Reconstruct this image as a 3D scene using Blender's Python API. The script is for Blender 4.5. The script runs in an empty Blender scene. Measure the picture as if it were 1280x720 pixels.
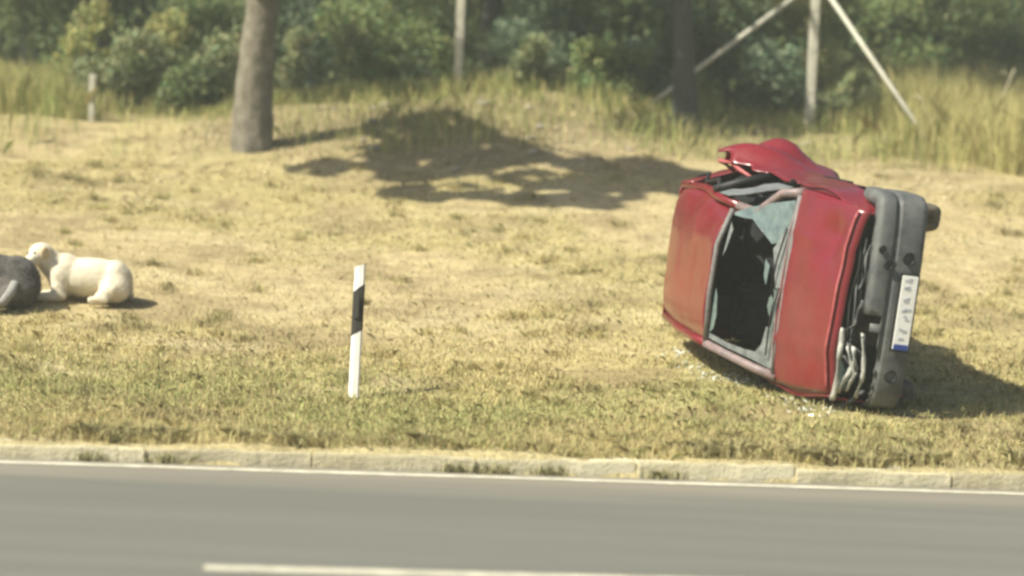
import bpy, bmesh, math, random
import numpy as np
from mathutils import Matrix, Vector

random.seed(7)
RNG = np.random.default_rng(11)
SC = bpy.context.scene
COL = SC.collection
R = math.radians

# ------------------------------------------------------------------ camera
FPX, CAMH, PITCH, ROLL = 2800.0, 1.77, R(2.64), R(2.6)
c_f = np.array([0, math.cos(PITCH), -math.sin(PITCH)])
_u0 = np.array([0, math.sin(PITCH), math.cos(PITCH)])
_r0 = np.array([1.0, 0, 0])
c_r = _r0 * math.cos(ROLL) + _u0 * math.sin(ROLL)
c_u = -_r0 * math.sin(ROLL) + _u0 * math.cos(ROLL)
c_p = np.array([0, 0, CAMH])
cam_d = bpy.data.cameras.new('camera')
cam = bpy.data.objects.new('camera', cam_d)
COL.objects.link(cam)
cam.matrix_world = Matrix(((c_r[0], c_u[0], -c_f[0], c_p[0]), (c_r[1], c_u[1], -c_f[1], c_p[1]),
                           (c_r[2], c_u[2], -c_f[2], c_p[2]), (0, 0, 0, 1)))
cam_d.sensor_width = 36.0
cam_d.lens = FPX / 1280 * 36
cam_d.clip_end = 3000
cam_d.dof.use_dof = True
cam_d.dof.focus_distance = 16.6
cam_d.dof.aperture_fstop = 0.82
SC.camera = cam

# ------------------------------------------------------------------ light
SUN_EL, SUN_AZ = R(47), R(29)      # light travels towards +x, turned SUN_AZ away from the camera
ldir = Vector((math.cos(SUN_EL) * math.cos(SUN_AZ), math.cos(SUN_EL) * math.sin(SUN_AZ), -math.sin(SUN_EL)))
world = bpy.data.worlds.new('World')
SC.world = world
world.use_nodes = True
wn = world.node_tree.nodes
sky = wn.new('ShaderNodeTexSky')
sky.sky_type = 'NISHITA'
sky.sun_disc = False
sky.sun_elevation = SUN_EL
_to = -ldir
sky.sun_rotation = math.atan2(_to.x, _to.y)
sky.dust_density = 3.0
wn['Background'].inputs['Strength'].default_value = 0.064
world.node_tree.links.new(sky.outputs[0], wn['Background'].inputs['Color'])
sun_d = bpy.data.lights.new('sun', 'SUN')
sun_d.energy = 4.6
sun_d.angle = R(0.7)
sun_d.color = (1.0, 0.955, 0.80)
sun = bpy.data.objects.new('sun', sun_d)
COL.objects.link(sun)
sun.rotation_euler = ldir.to_track_quat('-Z', 'Y').to_euler()
sun.location = (-8, 0, 20)
SC.view_settings.view_transform = 'Standard'
SC.view_settings.look = 'None'
SC.view_settings.exposure = 0.82
SC.view_settings.gamma = 1.0
SC.render.engine = 'CYCLES'
SC.cycles.use_denoising = True
SC.cycles.pixel_filter_type = 'BLACKMAN_HARRIS'
SC.cycles.filter_width = 2.8
SC.cycles.max_bounces = 8
SC.cycles.transparent_max_bounces = 12

# ------------------------------------------------------------------ numeric helpers
def vnoise(x, y, z=0.0, seed=0):
    x, y, z = np.broadcast_arrays(np.asarray(x, float), np.asarray(y, float), np.asarray(z, float))
    xi, yi, zi = np.floor(x), np.floor(y), np.floor(z)
    xf, yf, zf = x - xi, y - yi, z - zi
    def h(a, b, c):
        v = np.sin(a * 127.1 + b * 311.7 + c * 74.7 + seed * 53.3) * 43758.5453
        return v - np.floor(v)
    s = lambda t: t * t * (3 - 2 * t)
    u, v, w = s(xf), s(yf), s(zf)
    L = lambda a, b, t: a + (b - a) * t
    r0 = L(L(h(xi, yi, zi), h(xi + 1, yi, zi), u), L(h(xi, yi + 1, zi), h(xi + 1, yi + 1, zi), u), v)
    r1 = L(L(h(xi, yi, zi + 1), h(xi + 1, yi, zi + 1), u), L(h(xi, yi + 1, zi + 1), h(xi + 1, yi + 1, zi + 1), u), v)
    return L(r0, r1, w)

def fbm(x, y, z=0.0, seed=0, o=4):
    t, a, n = 0, 1.0, 0
    for k in range(o):
        t = t + a * vnoise(np.asarray(x) * 2 ** k, np.asarray(y) * 2 ** k, np.asarray(z) * 2 ** k, seed + k)
        n += a
        a *= 0.5
    return t / n

sstep = lambda t: np.clip(t, 0, 1) ** 2 * (3 - 2 * np.clip(t, 0, 1))
ROAD_A = math.atan2(0.67, 6.19)
ru = np.array([math.cos(ROAD_A), math.sin(ROAD_A)])
rn = np.array([-math.sin(ROAD_A), math.cos(ROAD_A)])
RP = np.array([0.052, 13.456])
def to_xy(s, q):
    s, q = np.asarray(s, float), np.asarray(q, float)
    return RP[0] + s * ru[0] + q * rn[0], RP[1] + s * ru[1] + q * rn[1]
def to_sq(x, y):
    dx, dy = np.asarray(x) - RP[0], np.asarray(y) - RP[1]
    return dx * ru[0] + dy * ru[1], dx * rn[0] + dy * rn[1]
QS = [0.3, 0.7, 2.4, 4.9, 6.2, 9, 12, 14.5, 16.5, 20, 30, 60, 120, 900]
ZL = [.075, .12, .15, .38, .57, 1.0, 1.55, 2.05, 2.4, 2.8, 3.2, 4, 5, 8]
ZR = [.075, .13, .30, .45, .65, 1.2, 1.85, 2.35, 2.72, 3.1, 3.5, 4.3, 5.2, 8]
def zt(x, y):
    s, q = to_sq(x, y)
    zl = sum(np.interp(q + d, QS, ZL) for d in (-.5, 0, .5)) / 3
    zr = sum(np.interp(q + d, QS, ZR) for d in (-.5, 0, .5)) / 3
    z = zl + (zr - zl) * sstep((s + 2) / 4)
    z = z + .05 * np.exp(-((q - .42) / .14) ** 2) * (fbm(s * 1.3, q * 0, 0, 27, 3) - .47) * 2.2
    a = sstep((q - .4) / 2.0)
    z = z + a * (.10 * (fbm(s * .55, q * .55, 0, 3) - .5) + .035 * (fbm(s * 3.1, q * 3.1, 0, 9, 3) - .5))
    # lumpy spoil at the foot of the fence in the middle of the bank
    z = z + .34 * np.exp(-((s - .6) / 2.9) ** 4) * np.exp(-((q - 15.6) / 1.9) ** 2) * (.7 + .6 * fbm(s * 1.1, q * 1.1, 0, 13))
    return z
def hit(px, py):
    d = c_f + c_r * (px - 640) / FPX + c_u * (360 - py) / FPX
    t = np.arange(9, 60, .01)
    P = c_p[None] + d[None] * t[:, None]
    z = zt(P[:, 0], P[:, 1])
    below = P[:, 2] < z
    if not below.any():
        raise ValueError('no ground at %s' % ((px, py),))
    return P[np.argmax(below)]
def at_depth(px, py, y):
    d = c_f + c_r * (px - 640) / FPX + c_u * (360 - py) / FPX
    return c_p + d * (y / d[1])

# ------------------------------------------------------------------ materials
def mat(name, color, rough=.7, metal=0.0, spec=.5, var=.0, vscale=8.0, bump=0.0, bscale=60.0, color2=None,
        coat=0.0, trans=0.0, alpha=1.0, detail=6.0, ior=1.45):
    m = bpy.data.materials.new(name)
    m.use_nodes = True
    nt = m.node_tree
    b = nt.nodes['Principled BSDF']
    b.inputs['Roughness'].default_value = rough
    b.inputs['Metallic'].default_value = metal
    b.inputs['Specular IOR Level'].default_value = spec
    b.inputs['Coat Weight'].default_value = coat
    b.inputs['Coat Roughness'].default_value = .25
    b.inputs['Transmission Weight'].default_value = trans
    b.inputs['Alpha'].default_value = alpha
    b.inputs['IOR'].default_value = ior
    c = (*color, 1)
    tc = nt.nodes.new('ShaderNodeTexCoord')
    if var > 0 or color2:
        n = nt.nodes.new('ShaderNodeTexNoise')
        n.inputs['Scale'].default_value = vscale
        n.inputs['Detail'].default_value = detail
        n.inputs['Roughness'].default_value = .65
        nt.links.new(tc.outputs['Object'], n.inputs['Vector'])
        r = nt.nodes.new('ShaderNodeValToRGB')
        c2 = color2 if color2 else tuple(v * (1 - var) for v in color)
        r.color_ramp.elements[0].position = .35
        r.color_ramp.elements[0].color = (*c2, 1)
        r.color_ramp.elements[1].position = .65
        r.color_ramp.elements[1].color = c
        nt.links.new(n.outputs['Fac'], r.inputs['Fac'])
        nt.links.new(r.outputs['Color'], b.inputs['Base Color'])
    else:
        b.inputs['Base Color'].default_value = c
    if bump > 0:
        n2 = nt.nodes.new('ShaderNodeTexNoise')
        n2.inputs['Scale'].default_value = bscale
        n2.inputs['Detail'].default_value = 5
        nt.links.new(tc.outputs['Object'], n2.inputs['Vector'])
        bp = nt.nodes.new('ShaderNodeBump')
        bp.inputs['Strength'].default_value = bump
        bp.inputs['Distance'].default_value = .02
        nt.links.new(n2.outputs['Fac'], bp.inputs['Height'])
        nt.links.new(bp.outputs['Normal'], b.inputs['Normal'])
    return m

def attr_mat(name, rough=.85, translucent=0.0, spec=.2):
    m = bpy.data.materials.new(name)
    m.use_nodes = True
    nt = m.node_tree
    b = nt.nodes['Principled BSDF']
    b.inputs['Roughness'].default_value = rough
    b.inputs['Specular IOR Level'].default_value = spec
    a = nt.nodes.new('ShaderNodeAttribute')
    a.attribute_name = 'col'
    nt.links.new(a.outputs['Color'], b.inputs['Base Color'])
    if translucent > 0:
        t = nt.nodes.new('ShaderNodeBsdfTranslucent')
        nt.links.new(a.outputs['Color'], t.inputs['Color'])
        mx = nt.nodes.new('ShaderNodeMixShader')
        mx.inputs[0].default_value = translucent
        nt.links.new(b.outputs[0], mx.inputs[1])
        nt.links.new(t.outputs[0], mx.inputs[2])
        nt.links.new(mx.outputs[0], nt.nodes['Material Output'].inputs['Surface'])
    return m

M = {}
def paint_mat():
    m = mat('dusty_red_paint', (.185, .009, .016), .36, coat=.45, vscale=2.3, color2=(.145, .014, .018), bump=.08, bscale=7)
    nt = m.node_tree
    bs = nt.nodes['Principled BSDF']
    bs.inputs['Coat Roughness'].default_value = .16
    tc = nt.nodes['Texture Coordinate']
    src = bs.inputs['Base Color'].links[0].from_socket
    def layer(src, scale, vec_scale, lo, hi, col, amount):
        mp = nt.nodes.new('ShaderNodeMapping')
        mp.inputs['Scale'].default_value = vec_scale
        mp.inputs['Rotation'].default_value = (.3, .2, .5)
        nt.links.new(tc.outputs['Object'], mp.inputs['Vector'])
        n = nt.nodes.new('ShaderNodeTexNoise')
        n.inputs['Scale'].default_value = scale
        n.inputs['Detail'].default_value = 8
        n.inputs['Roughness'].default_value = .7
        nt.links.new(mp.outputs[0], n.inputs['Vector'])
        mr = nt.nodes.new('ShaderNodeMapRange')
        mr.inputs['From Min'].default_value = lo
        mr.inputs['From Max'].default_value = hi
        mr.inputs['To Max'].default_value = amount
        nt.links.new(n.outputs['Fac'], mr.inputs['Value'])
        mx = nt.nodes.new('ShaderNodeMix')
        mx.data_type = 'RGBA'
        mx.inputs['B'].default_value = (*col, 1)
        nt.links.new(mr.outputs[0], mx.inputs['Factor'])
        nt.links.new(src, mx.inputs['A'])
        return mx.outputs['Result'], mr.outputs[0]
    s1, f1 = layer(src, 1.6, (1, 1, 1), .50, .80, (.27, .16, .135), .22)        # dust film
    s2, f2 = layer(s1, 5.0, (1.2, 9, 9), .66, .72, (.36, .26, .24), .4)       # scrapes
    nt.links.new(s2, bs.inputs['Base Color'])
    ad = nt.nodes.new('ShaderNodeMath')
    ad.operation = 'MULTIPLY_ADD'
    ad.inputs[1].default_value = .8
    ad.inputs[2].default_value = .32
    nt.links.new(f1, ad.inputs[0])
    nt.links.new(ad.outputs[0], bs.inputs['Roughness'])
    return m
M['paint'] = paint_mat()
M['paint_edge'] = mat('edge_highlight_and_trim_red', (.42, .12, .12), .45, coat=.1, vscale=9, color2=(.26, .035, .04))  # paler red holds the hood edge highlight; door frame trim shares it
M['bumper'] = mat('weathered_grey_plastic', (.135, .142, .135), .62, vscale=5.0, color2=(.06, .064, .066), bump=.15, bscale=25)
M['black'] = mat('black_plastic', (.016, .016, .017), .6, var=.4)
M['cavity'] = mat('dark_interior_trim', (.02, .022, .024), .9, var=.3)
M['seat'] = mat('dark_seat_cloth', (.055, .058, .062), .95, var=.4, vscale=20)
M['rubber'] = mat('tyre_rubber', (.05, .045, .038), .85, vscale=14, color2=(.15, .12, .08), bump=.2, bscale=40)
M['steel'] = mat('dull_steel', (.30, .29, .27), .45, metal=.7, vscale=12, color2=(.16, .13, .10))
M['rust'] = mat('dirty_underbody', (.09, .075, .06), .9, vscale=6, color2=(.045, .04, .036))
M['alu'] = mat('bent_bright_trim', (.52, .52, .47), .5, metal=.2, var=.45, vscale=18)
M['pillar'] = mat('scuffed_frame', (.27, .19, .185), .5, vscale=14, color2=(.15, .125, .125))
M['seal'] = mat('grey_rubber_seal', (.20, .19, .185), .6, var=.4, vscale=20)
M['glass'] = mat('green_tinted_glass', (.15, .215, .20), .22, trans=.25, vscale=14, color2=(.07, .11, .11), bump=.25, bscale=90)
M['crazed'] = mat('crazed_glass', (.235, .255, .25), .4, trans=.1, vscale=18, color2=(.11, .13, .13), bump=.35, bscale=120)
M['plate'] = mat('plate_white', (.80, .80, .76), .45, var=.08, vscale=20)
M['plate_blue'] = mat('plate_blue', (.03, .06, .25), .5)
M['plate_ink'] = mat('plate_ink', (.50, .52, .56), .6, var=.3, vscale=40)
M['asphalt'] = None
M['line'] = mat('worn_white_line', (.66, .63, .50), .75, vscale=7, color2=(.40, .38, .29), detail=9)
M['concrete'] = mat('dusty_concrete', (.66, .61, .43), .9, vscale=3.5, color2=(.54, .49, .32), bump=.4, bscale=45)
M['concrete_pale'] = mat('pale_new_concrete', (.78, .74, .58), .9, vscale=4, color2=(.66, .61, .45), bump=.4, bscale=45)
M['concrete_dark'] = mat('dirty_concrete', (.57, .52, .36), .9, vscale=3.5, color2=(.47, .42, .27), bump=.4, bscale=45)
M['post'] = mat('fence_post_concrete', (.62, .60, .50), .9, vscale=12, color2=(.46, .45, .37), bump=.3)
M['wire'] = mat('rusty_wire', (.10, .09, .075), .8)
M['gp_white'] = mat('marker_white', (.80, .79, .74), .5, var=.15, vscale=14)
M['gp_black'] = mat('marker_black', (.032, .029, .024), .7, var=.3)
M['bark'] = mat('pale_bark', (.22, .20, .155), .95, vscale=5, color2=(.11, .10, .075), bump=.8, bscale=22)
M['bark_dark'] = mat('grey_bark', (.06, .065, .055), .95, vscale=7, color2=(.04, .043, .036), bump=.8, bscale=22)
M['fur_cream'] = mat('cream_fur', (.82, .76, .61), .95, spec=.1, vscale=9, color2=(.76, .68, .51), bump=.7, bscale=110)
M['fur_ear'] = mat('shaded_ear_fur', (.60, .48, .29), .95, spec=.1, var=.2, vscale=30)  # ear shadow put into a darker cream colour
M['fur_grey'] = mat('dark_grey_fur', (.20, .185, .17), .95, spec=.1, vscale=5, color2=(.05, .048, .045), bump=.7, bscale=110)
M['fur_pale'] = mat('pale_grey_fur', (.34, .33, .31), .95, spec=.1, var=.25, vscale=30, bump=.5, bscale=110)
M['nose'] = mat('dog_nose', (.02, .016, .015), .45)
M['collar'] = mat('dark_collar', (.10, .07, .05), .7)
M['stick'] = mat('dry_cane', (.52, .46, .31), .8, var=.3, vscale=20)
M['stone'] = mat('pale_stone', (.46, .42, .34), .9, var=.35, vscale=9, bump=.5)
M['leaf'] = attr_mat('leaves', .6, .3, .35)
M['grass'] = attr_mat('grass_blades', .8, .25, .2)
M['lamp_clear'] = mat('headlamp_reflector', (.66, .67, .63), .3, metal=.25, var=.3, vscale=20)

def ground_mat():
    m = bpy.data.materials.new('dry_verge_soil')
    m.use_nodes = True
    nt = m.node_tree
    b = nt.nodes['Principled BSDF']
    b.inputs['Roughness'].default_value = .95
    b.inputs['Specular IOR Level'].default_value = .1
    at = nt.nodes.new('ShaderNodeAttribute')
    at.attribute_name = 'col'
    tc = nt.nodes.new('ShaderNodeTexCoord')
    n = nt.nodes.new('ShaderNodeTexNoise')
    n.inputs['Scale'].default_value = 5.5
    n.inputs['Detail'].default_value = 8
    n.inputs['Roughness'].default_value = .7
    nt.links.new(tc.outputs['Object'], n.inputs['Vector'])
    rp = nt.nodes.new('ShaderNodeValToRGB')
    rp.color_ramp.elements[0].position = .3
    rp.color_ramp.elements[0].color = (.62, .60, .56, 1)
    rp.color_ramp.elements[1].position = .7
    rp.color_ramp.elements[1].color = (1.2, 1.2, 1.15, 1)
    nt.links.new(n.outputs['Fac'], rp.inputs['Fac'])
    mx = nt.nodes.new('ShaderNodeMix')
    mx.data_type = 'RGBA'
    mx.blend_type = 'MULTIPLY'
    mx.inputs['Factor'].default_value = 1
    nt.links.new(at.outputs['Color'], mx.inputs['A'])
    nt.links.new(rp.outputs['Color'], mx.inputs['B'])
    nt.links.new(mx.outputs['Result'], b.inputs['Base Color'])
    n2 = nt.nodes.new('ShaderNodeTexNoise')
    n2.inputs['Scale'].default_value = 22
    n2.inputs['Detail'].default_value = 6
    nt.links.new(tc.outputs['Object'], n2.inputs['Vector'])
    bp = nt.nodes.new('ShaderNodeBump')
    bp.inputs['Strength'].default_value = .8
    bp.inputs['Distance'].default_value = .05
    nt.links.new(n2.outputs['Fac'], bp.inputs['Height'])
    nt.links.new(bp.outputs['Normal'], b.inputs['Normal'])
    return m
M['ground'] = ground_mat()

def asphalt_mat():
    m = bpy.data.materials.new('asphalt')
    m.use_nodes = True
    nt = m.node_tree
    b = nt.nodes['Principled BSDF']
    b.inputs['Roughness'].default_value = .85
    tc = nt.nodes.new('ShaderNodeTexCoord')
    mp = nt.nodes.new('ShaderNodeMapping')
    mp.inputs['Rotation'].default_value = (0, 0, -ROAD_A)
    mp.inputs['Scale'].default_value = (.12, 1.6, 1)
    nt.links.new(tc.outputs['Object'], mp.inputs['Vector'])
    n = nt.nodes.new('ShaderNodeTexNoise')
    n.inputs['Scale'].default_value = 1.3
    n.inputs['Detail'].default_value = 5
    nt.links.new(mp.outputs[0], n.inputs['Vector'])
    rp = nt.nodes.new('ShaderNodeValToRGB')
    rp.color_ramp.elements[0].position = .3
    rp.color_ramp.elements[0].color = (.120, .119, .100, 1)
    rp.color_ramp.elements[1].position = .72
    rp.color_ramp.elements[1].color = (.160, .158, .134, 1)
    nt.links.new(n.outputs['Fac'], rp.inputs['Fac'])
    g = nt.nodes.new('ShaderNodeTexNoise')
    g.inputs['Scale'].default_value = 90
    g.inputs['Detail'].default_value = 4
    nt.links.new(tc.outputs['Object'], g.inputs['Vector'])
    mx = nt.nodes.new('ShaderNodeMix')
    mx.data_type = 'RGBA'
    mx.blend_type = 'SOFT_LIGHT'
    mx.inputs['Factor'].default_value = .35
    nt.links.new(rp.outputs['Color'], mx.inputs['A'])
    nt.links.new(g.outputs['Color'], mx.inputs['B'])
    m2 = nt.nodes.new('ShaderNodeMapping')
    m2.inputs['Rotation'].default_value = (0, 0, -ROAD_A)
    nt.links.new(tc.outputs['Object'], m2.inputs['Vector'])
    sx = nt.nodes.new('ShaderNodeSeparateXYZ')
    nt.links.new(m2.outputs[0], sx.inputs[0])
    ad = nt.nodes.new('ShaderNodeMath')
    ad.operation = 'MULTIPLY_ADD'
    ad.inputs[1].default_value = 1.4
    nt.links.new(n.outputs['Fac'], ad.inputs[0])
    nt.links.new(sx.outputs['Y'], ad.inputs[2])
    mr = nt.nodes.new('ShaderNodeMapRange')
    q0_ = float(RP @ rn)
    mr.inputs['From Min'].default_value = q0_ - .9 + .7
    mr.inputs['From Max'].default_value = q0_ + .1 + .7
    mr.inputs['To Max'].default_value = .6
    nt.links.new(ad.outputs[0], mr.inputs['Value'])
    md = nt.nodes.new('ShaderNodeMix')
    md.data_type = 'RGBA'
    md.inputs['B'].default_value = (.26, .225, .165, 1)
    nt.links.new(mr.outputs[0], md.inputs['Factor'])
    nt.links.new(mx.outputs['Result'], md.inputs['A'])
    nt.links.new(md.outputs['Result'], b.inputs['Base Color'])
    bp = nt.nodes.new('ShaderNodeBump')
    bp.inputs['Strength'].default_value = .3
    bp.inputs['Distance'].default_value = .01
    nt.links.new(g.outputs['Fac'], bp.inputs['Height'])
    nt.links.new(bp.outputs['Normal'], b.inputs['Normal'])
    return m
M['asphalt'] = asphalt_mat()

# ------------------------------------------------------------------ object helpers
def tag(o, label=None, cat=None, group=None, kind=None):
    for k, v in (('label', label), ('category', cat), ('group', group), ('kind', kind)):
        if v:
            o[k] = v
    return o
def link(name, me, material=None, parent=None, smooth=True):
    o = bpy.data.objects.new(name, me)
    COL.objects.link(o)
    if material is not None:
        me.materials.append(M[material] if isinstance(material, str) else material)
    if smooth and len(me.polygons):
        me.polygons.foreach_set('use_smooth', [True] * len(me.polygons))
    if parent is not None:
        o.parent = parent
    return o
def empty(name, loc=(0, 0, 0), rz=0):
    o = bpy.data.objects.new(name, None)
    COL.objects.link(o)
    o.empty_display_size = .2
    o.location = loc
    o.rotation_euler = (0, 0, rz)
    return o
def mesh(name, v, f):
    me = bpy.data.meshes.new(name)
    me.from_pydata([tuple(map(float, p)) for p in v], [], f)
    me.update()
    return me
def fast_mesh(name, V, k, col=None):
    """V: (n*k,3) vertices, one k-gon for every k of them; col (n,3)."""
    n = len(V) // k
    me = bpy.data.meshes.new(name)
    me.vertices.add(len(V))
    me.vertices.foreach_set('co', np.asarray(V, np.float32).ravel())
    me.loops.add(n * k)
    me.loops.foreach_set('vertex_index', np.arange(n * k, dtype=np.int32))
    me.polygons.add(n)
    me.polygons.foreach_set('loop_start', np.arange(0, n * k, k, dtype=np.int32))
    me.update(calc_edges=True)
    if col is not None:
        a = me.color_attributes.new('col', 'FLOAT_COLOR', 'POINT')
        c = np.ones((n * k, 4), np.float32)
        c[:, :3] = np.repeat(col, k, 0)
        a.data.foreach_set('color', c.ravel())
    return me
def box_bm(bm, c, size, rot=None):
    r = bmesh.ops.create_cube(bm, size=1.0)
    m = Matrix.Translation(c) @ (rot.to_4x4() if rot is not None else Matrix.Identity(4)) @ Matrix.Diagonal((*size, 1))
    bmesh.ops.transform(bm, matrix=m, verts=r['verts'])
    return r['verts']
def box(name, c, size, material, parent, bev=.006, rot=None, seg=2):
    bm = bmesh.new()
    box_bm(bm, c, size, rot)
    if bev > 0:
        bmesh.ops.bevel(bm, geom=bm.edges[:], offset=bev, segments=seg, affect='EDGES', clamp_overlap=True)
    me = bpy.data.meshes.new(name)
    bm.to_mesh(me)
    bm.free()
    return link(name, me, material, parent, smooth=False)
def tube_arrays(path, rad, n=10, cap=True, jitter=0.0, seed=0):
    P = np.asarray(path, float)
    rad = np.broadcast_to(np.asarray(rad, float), (len(P),))
    T = np.gradient(P, axis=0)
    T /= np.linalg.norm(T, axis=1)[:, None] + 1e-9
    up = np.array([0, 0, 1.0]) if abs(T[0, 2]) < .8 else np.array([1.0, 0, 0])
    V = []
    A = np.linspace(0, 2 * math.pi, n, endpoint=False)
    for i in range(len(P)):
        a = np.cross(T[i], up)
        a /= np.linalg.norm(a) + 1e-9
        b = np.cross(a, T[i])
        rr = rad[i] * (1 + jitter * (vnoise(np.cos(A) * 2 + 5, np.sin(A) * 2 + 5, i * .45, seed) - .5) * 2)
        V.append(P[i] + (np.cos(A) * rr)[:, None] * a + (np.sin(A) * rr)[:, None] * b)
    V = np.concatenate(V)
    F = []
    for i in range(len(P) - 1):
        for k in range(n):
            F.append((i * n + k, i * n + (k + 1) % n, (i + 1) * n + (k + 1) % n, (i + 1) * n + k))
    if cap:
        F.append(tuple(range(n - 1, -1, -1)))
        F.append(tuple((len(P) - 1) * n + k for k in range(n)))
    return V, F
def tube(name, path, rad, material, parent=None, n=10, jitter=0.0, seed=0):
    V, F = tube_arrays(path, rad, n, True, jitter, seed)
    return link(name, mesh(name, V, F), material, parent)
def lathe(name, prof, material, parent, n=28, axis='y', c=(0, 0, 0)):
    """prof: (along axis, radius) pairs."""
    V, F = [], []
    for i, (a, r_) in enumerate(prof):
        for k in range(n):
            t = 2 * math.pi * k / n
            p = (r_ * math.cos(t), a, r_ * math.sin(t)) if axis == 'y' else ((a, r_ * math.cos(t), r_ * math.sin(t)) if axis == 'x' else (r_ * math.cos(t), r_ * math.sin(t), a))
            V.append((p[0] + c[0], p[1] + c[1], p[2] + c[2]))
    for i in range(len(prof) - 1):
        for k in range(n):
            F.append((i * n + k, i * n + (k + 1) % n, (i + 1) * n + (k + 1) % n, (i + 1) * n + k))
    return link(name, mesh(name, V, F), material, parent)
def grid_panel(name, fn, nu, nv, material, parent, thick=.006, u0=0, u1=1, v0=0, v1=1):
    U, Vv = np.meshgrid(np.linspace(u0, u1, nu), np.linspace(v0, v1, nv), indexing='ij')
    X = np.stack(fn(U, Vv), -1).reshape(-1, 3)
    F = [(i * nv + j, (i + 1) * nv + j, (i + 1) * nv + j + 1, i * nv + j + 1) for i in range(nu - 1) for j in range(nv - 1)]
    o = link(name, mesh(name, X, F), material, parent)
    if thick:
        s = o.modifiers.new('thickness', 'SOLIDIFY')
        s.thickness = thick
        s.offset = 0
    return o

# ------------------------------------------------------------------ setting: ground, road, kerb
def axis_pts(lo, hi, step, far, k=1.35):
    a = list(np.arange(lo, hi + 1e-6, step))
    s, x = step, hi
    while x < far:
        s *= k
        x += s
        a.append(x)
    s, x = step, lo
    b = []
    while x > -far:
        s *= k
        x -= s
        b.append(x)
    return np.array(b[::-1] + a)
Sx = axis_pts(-7.5, 8.5, .085, 900)
Qy = np.array(sorted(set([-900, -300, -100, -40, -16, -15.5, 0, .22, .26] + list(np.round(axis_pts(.34, 18.5, .085, 900)[axis_pts(.34, 18.5, .085, 900) >= .33], 4)))))
Sg, Qg = np.meshgrid(Sx, Qy, indexing='ij')
Xg, Yg = to_xy(Sg, Qg)
Zg = zt(Xg, Yg)
Zg = np.where(Qg < .245, -.05, Zg)
# soil and turf colour: straw, green towards the road, bare ochre earth up the bank
def verge_tone(s, q):
    green = sstep((fbm(s * .42 + 3, q * .55, 0, 21) - .36) / .22) * sstep((5.0 - q) / 2.6) * (.8 - .45 * sstep((s - 1.0) / 2.5))
    earth = sstep((fbm(s * .38, q * .42, 0, 31) - .44) / .2) * sstep((q - 3.4) / 3.0)
    return green, earth
gr_, ea_ = verge_tone(Sg, Qg)
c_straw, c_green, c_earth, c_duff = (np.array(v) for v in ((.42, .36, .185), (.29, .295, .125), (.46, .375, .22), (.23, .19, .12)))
Cg = c_straw + (c_green - c_straw) * gr_[..., None] * .8
Cg = Cg + (c_earth - Cg) * ea_[..., None] * .85
sand = sstep((.95 - Qg + .5 * (fbm(Sg * .8, 0 * Sg, 0, 19) - .5)) / .4)
Cg = Cg + (np.array((.43, .37, .21)) - Cg) * sand[..., None] * .8
blot = sstep((fbm(Sg * 1.5 + 4, Qg * 1.9, 0, 87, 4) - .52) / .12) * sstep((Qg - .9) / .6)
Cg = Cg + (np.array((.285, .225, .125)) - Cg) * blot[..., None] * .62
pale = sstep((fbm(Sg * 1.1 + 14, Qg * 2.3, 0, 88, 4) - .57) / .1) * sstep((Qg - 2.0) / .6)
Cg = Cg + (np.array((.52, .45, .27)) - Cg) * pale[..., None] * .5
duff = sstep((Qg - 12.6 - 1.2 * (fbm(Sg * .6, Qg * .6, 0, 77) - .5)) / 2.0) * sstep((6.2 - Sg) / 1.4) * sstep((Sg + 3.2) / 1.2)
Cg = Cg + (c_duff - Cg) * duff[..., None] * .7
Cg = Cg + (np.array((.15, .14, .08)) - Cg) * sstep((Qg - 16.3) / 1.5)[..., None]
nS, nQ = Sg.shape
Vg = np.stack([Xg, Yg, Zg], -1).reshape(-1, 3)
I = np.arange(nS * nQ).reshape(nS, nQ)
Fg = np.stack([I[:-1, :-1], I[1:, :-1], I[1:, 1:], I[:-1, 1:]], -1).reshape(-1, 4)
gme = bpy.data.meshes.new('ground')
gme.vertices.add(len(Vg))
gme.vertices.foreach_set('co', Vg.astype(np.float32).ravel())
gme.loops.add(Fg.size)
gme.loops.foreach_set('vertex_index', Fg.astype(np.int32).ravel())
gme.polygons.add(len(Fg))
gme.polygons.foreach_set('loop_start', np.arange(0, Fg.size, 4, dtype=np.int32))
gme.update(calc_edges=True)
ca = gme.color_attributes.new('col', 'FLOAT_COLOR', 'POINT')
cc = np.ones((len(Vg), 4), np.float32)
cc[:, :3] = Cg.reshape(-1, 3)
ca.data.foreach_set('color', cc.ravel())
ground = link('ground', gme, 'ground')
tag(ground, 'dry straw coloured grass verge sloping up from the road', 'ground', kind='structure')

def strip(name, s0, s1, q0, q1, z, material, parent=None, ns=2, wob=0.0):
    S = np.linspace(s0, s1, ns)
    V = []
    for i, s in enumerate(S):
        for j, q in enumerate((q0, q1)):
            w = wob * (vnoise(s * 2.2, 3.1 + j * 7, 0, 5) - .5) * 2
            x, y = to_xy(s, q + w)
            V.append((x, y, z))
    F = [(2 * i, 2 * i + 2, 2 * i + 3, 2 * i + 1) for i in range(ns - 1)]
    return link(name, mesh(name, V, F), material, parent, smooth=False)
road = strip('road', -700, 700, -15, .2, 0.0, 'asphalt')
tag(road, 'sunlit grey asphalt road with white markings', 'road', kind='structure')
strip('edge_line', -300, 300, -.06, .06, .004, 'line', road, 1500, .012)
d0 = c_f + c_r * (255 - 640) / FPX + c_u * (360 - 710) / FPX
P0 = c_p + d0 * (-CAMH / d0[2])
sd, qd = to_sq(P0[0], P0[1])
for k in range(-6, 7):
    strip('lane_dash', sd + k * 9.0, sd + k * 9.0 + 3.6, qd - .07, qd + .06, .004, 'line', road, 20, .006)

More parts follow.
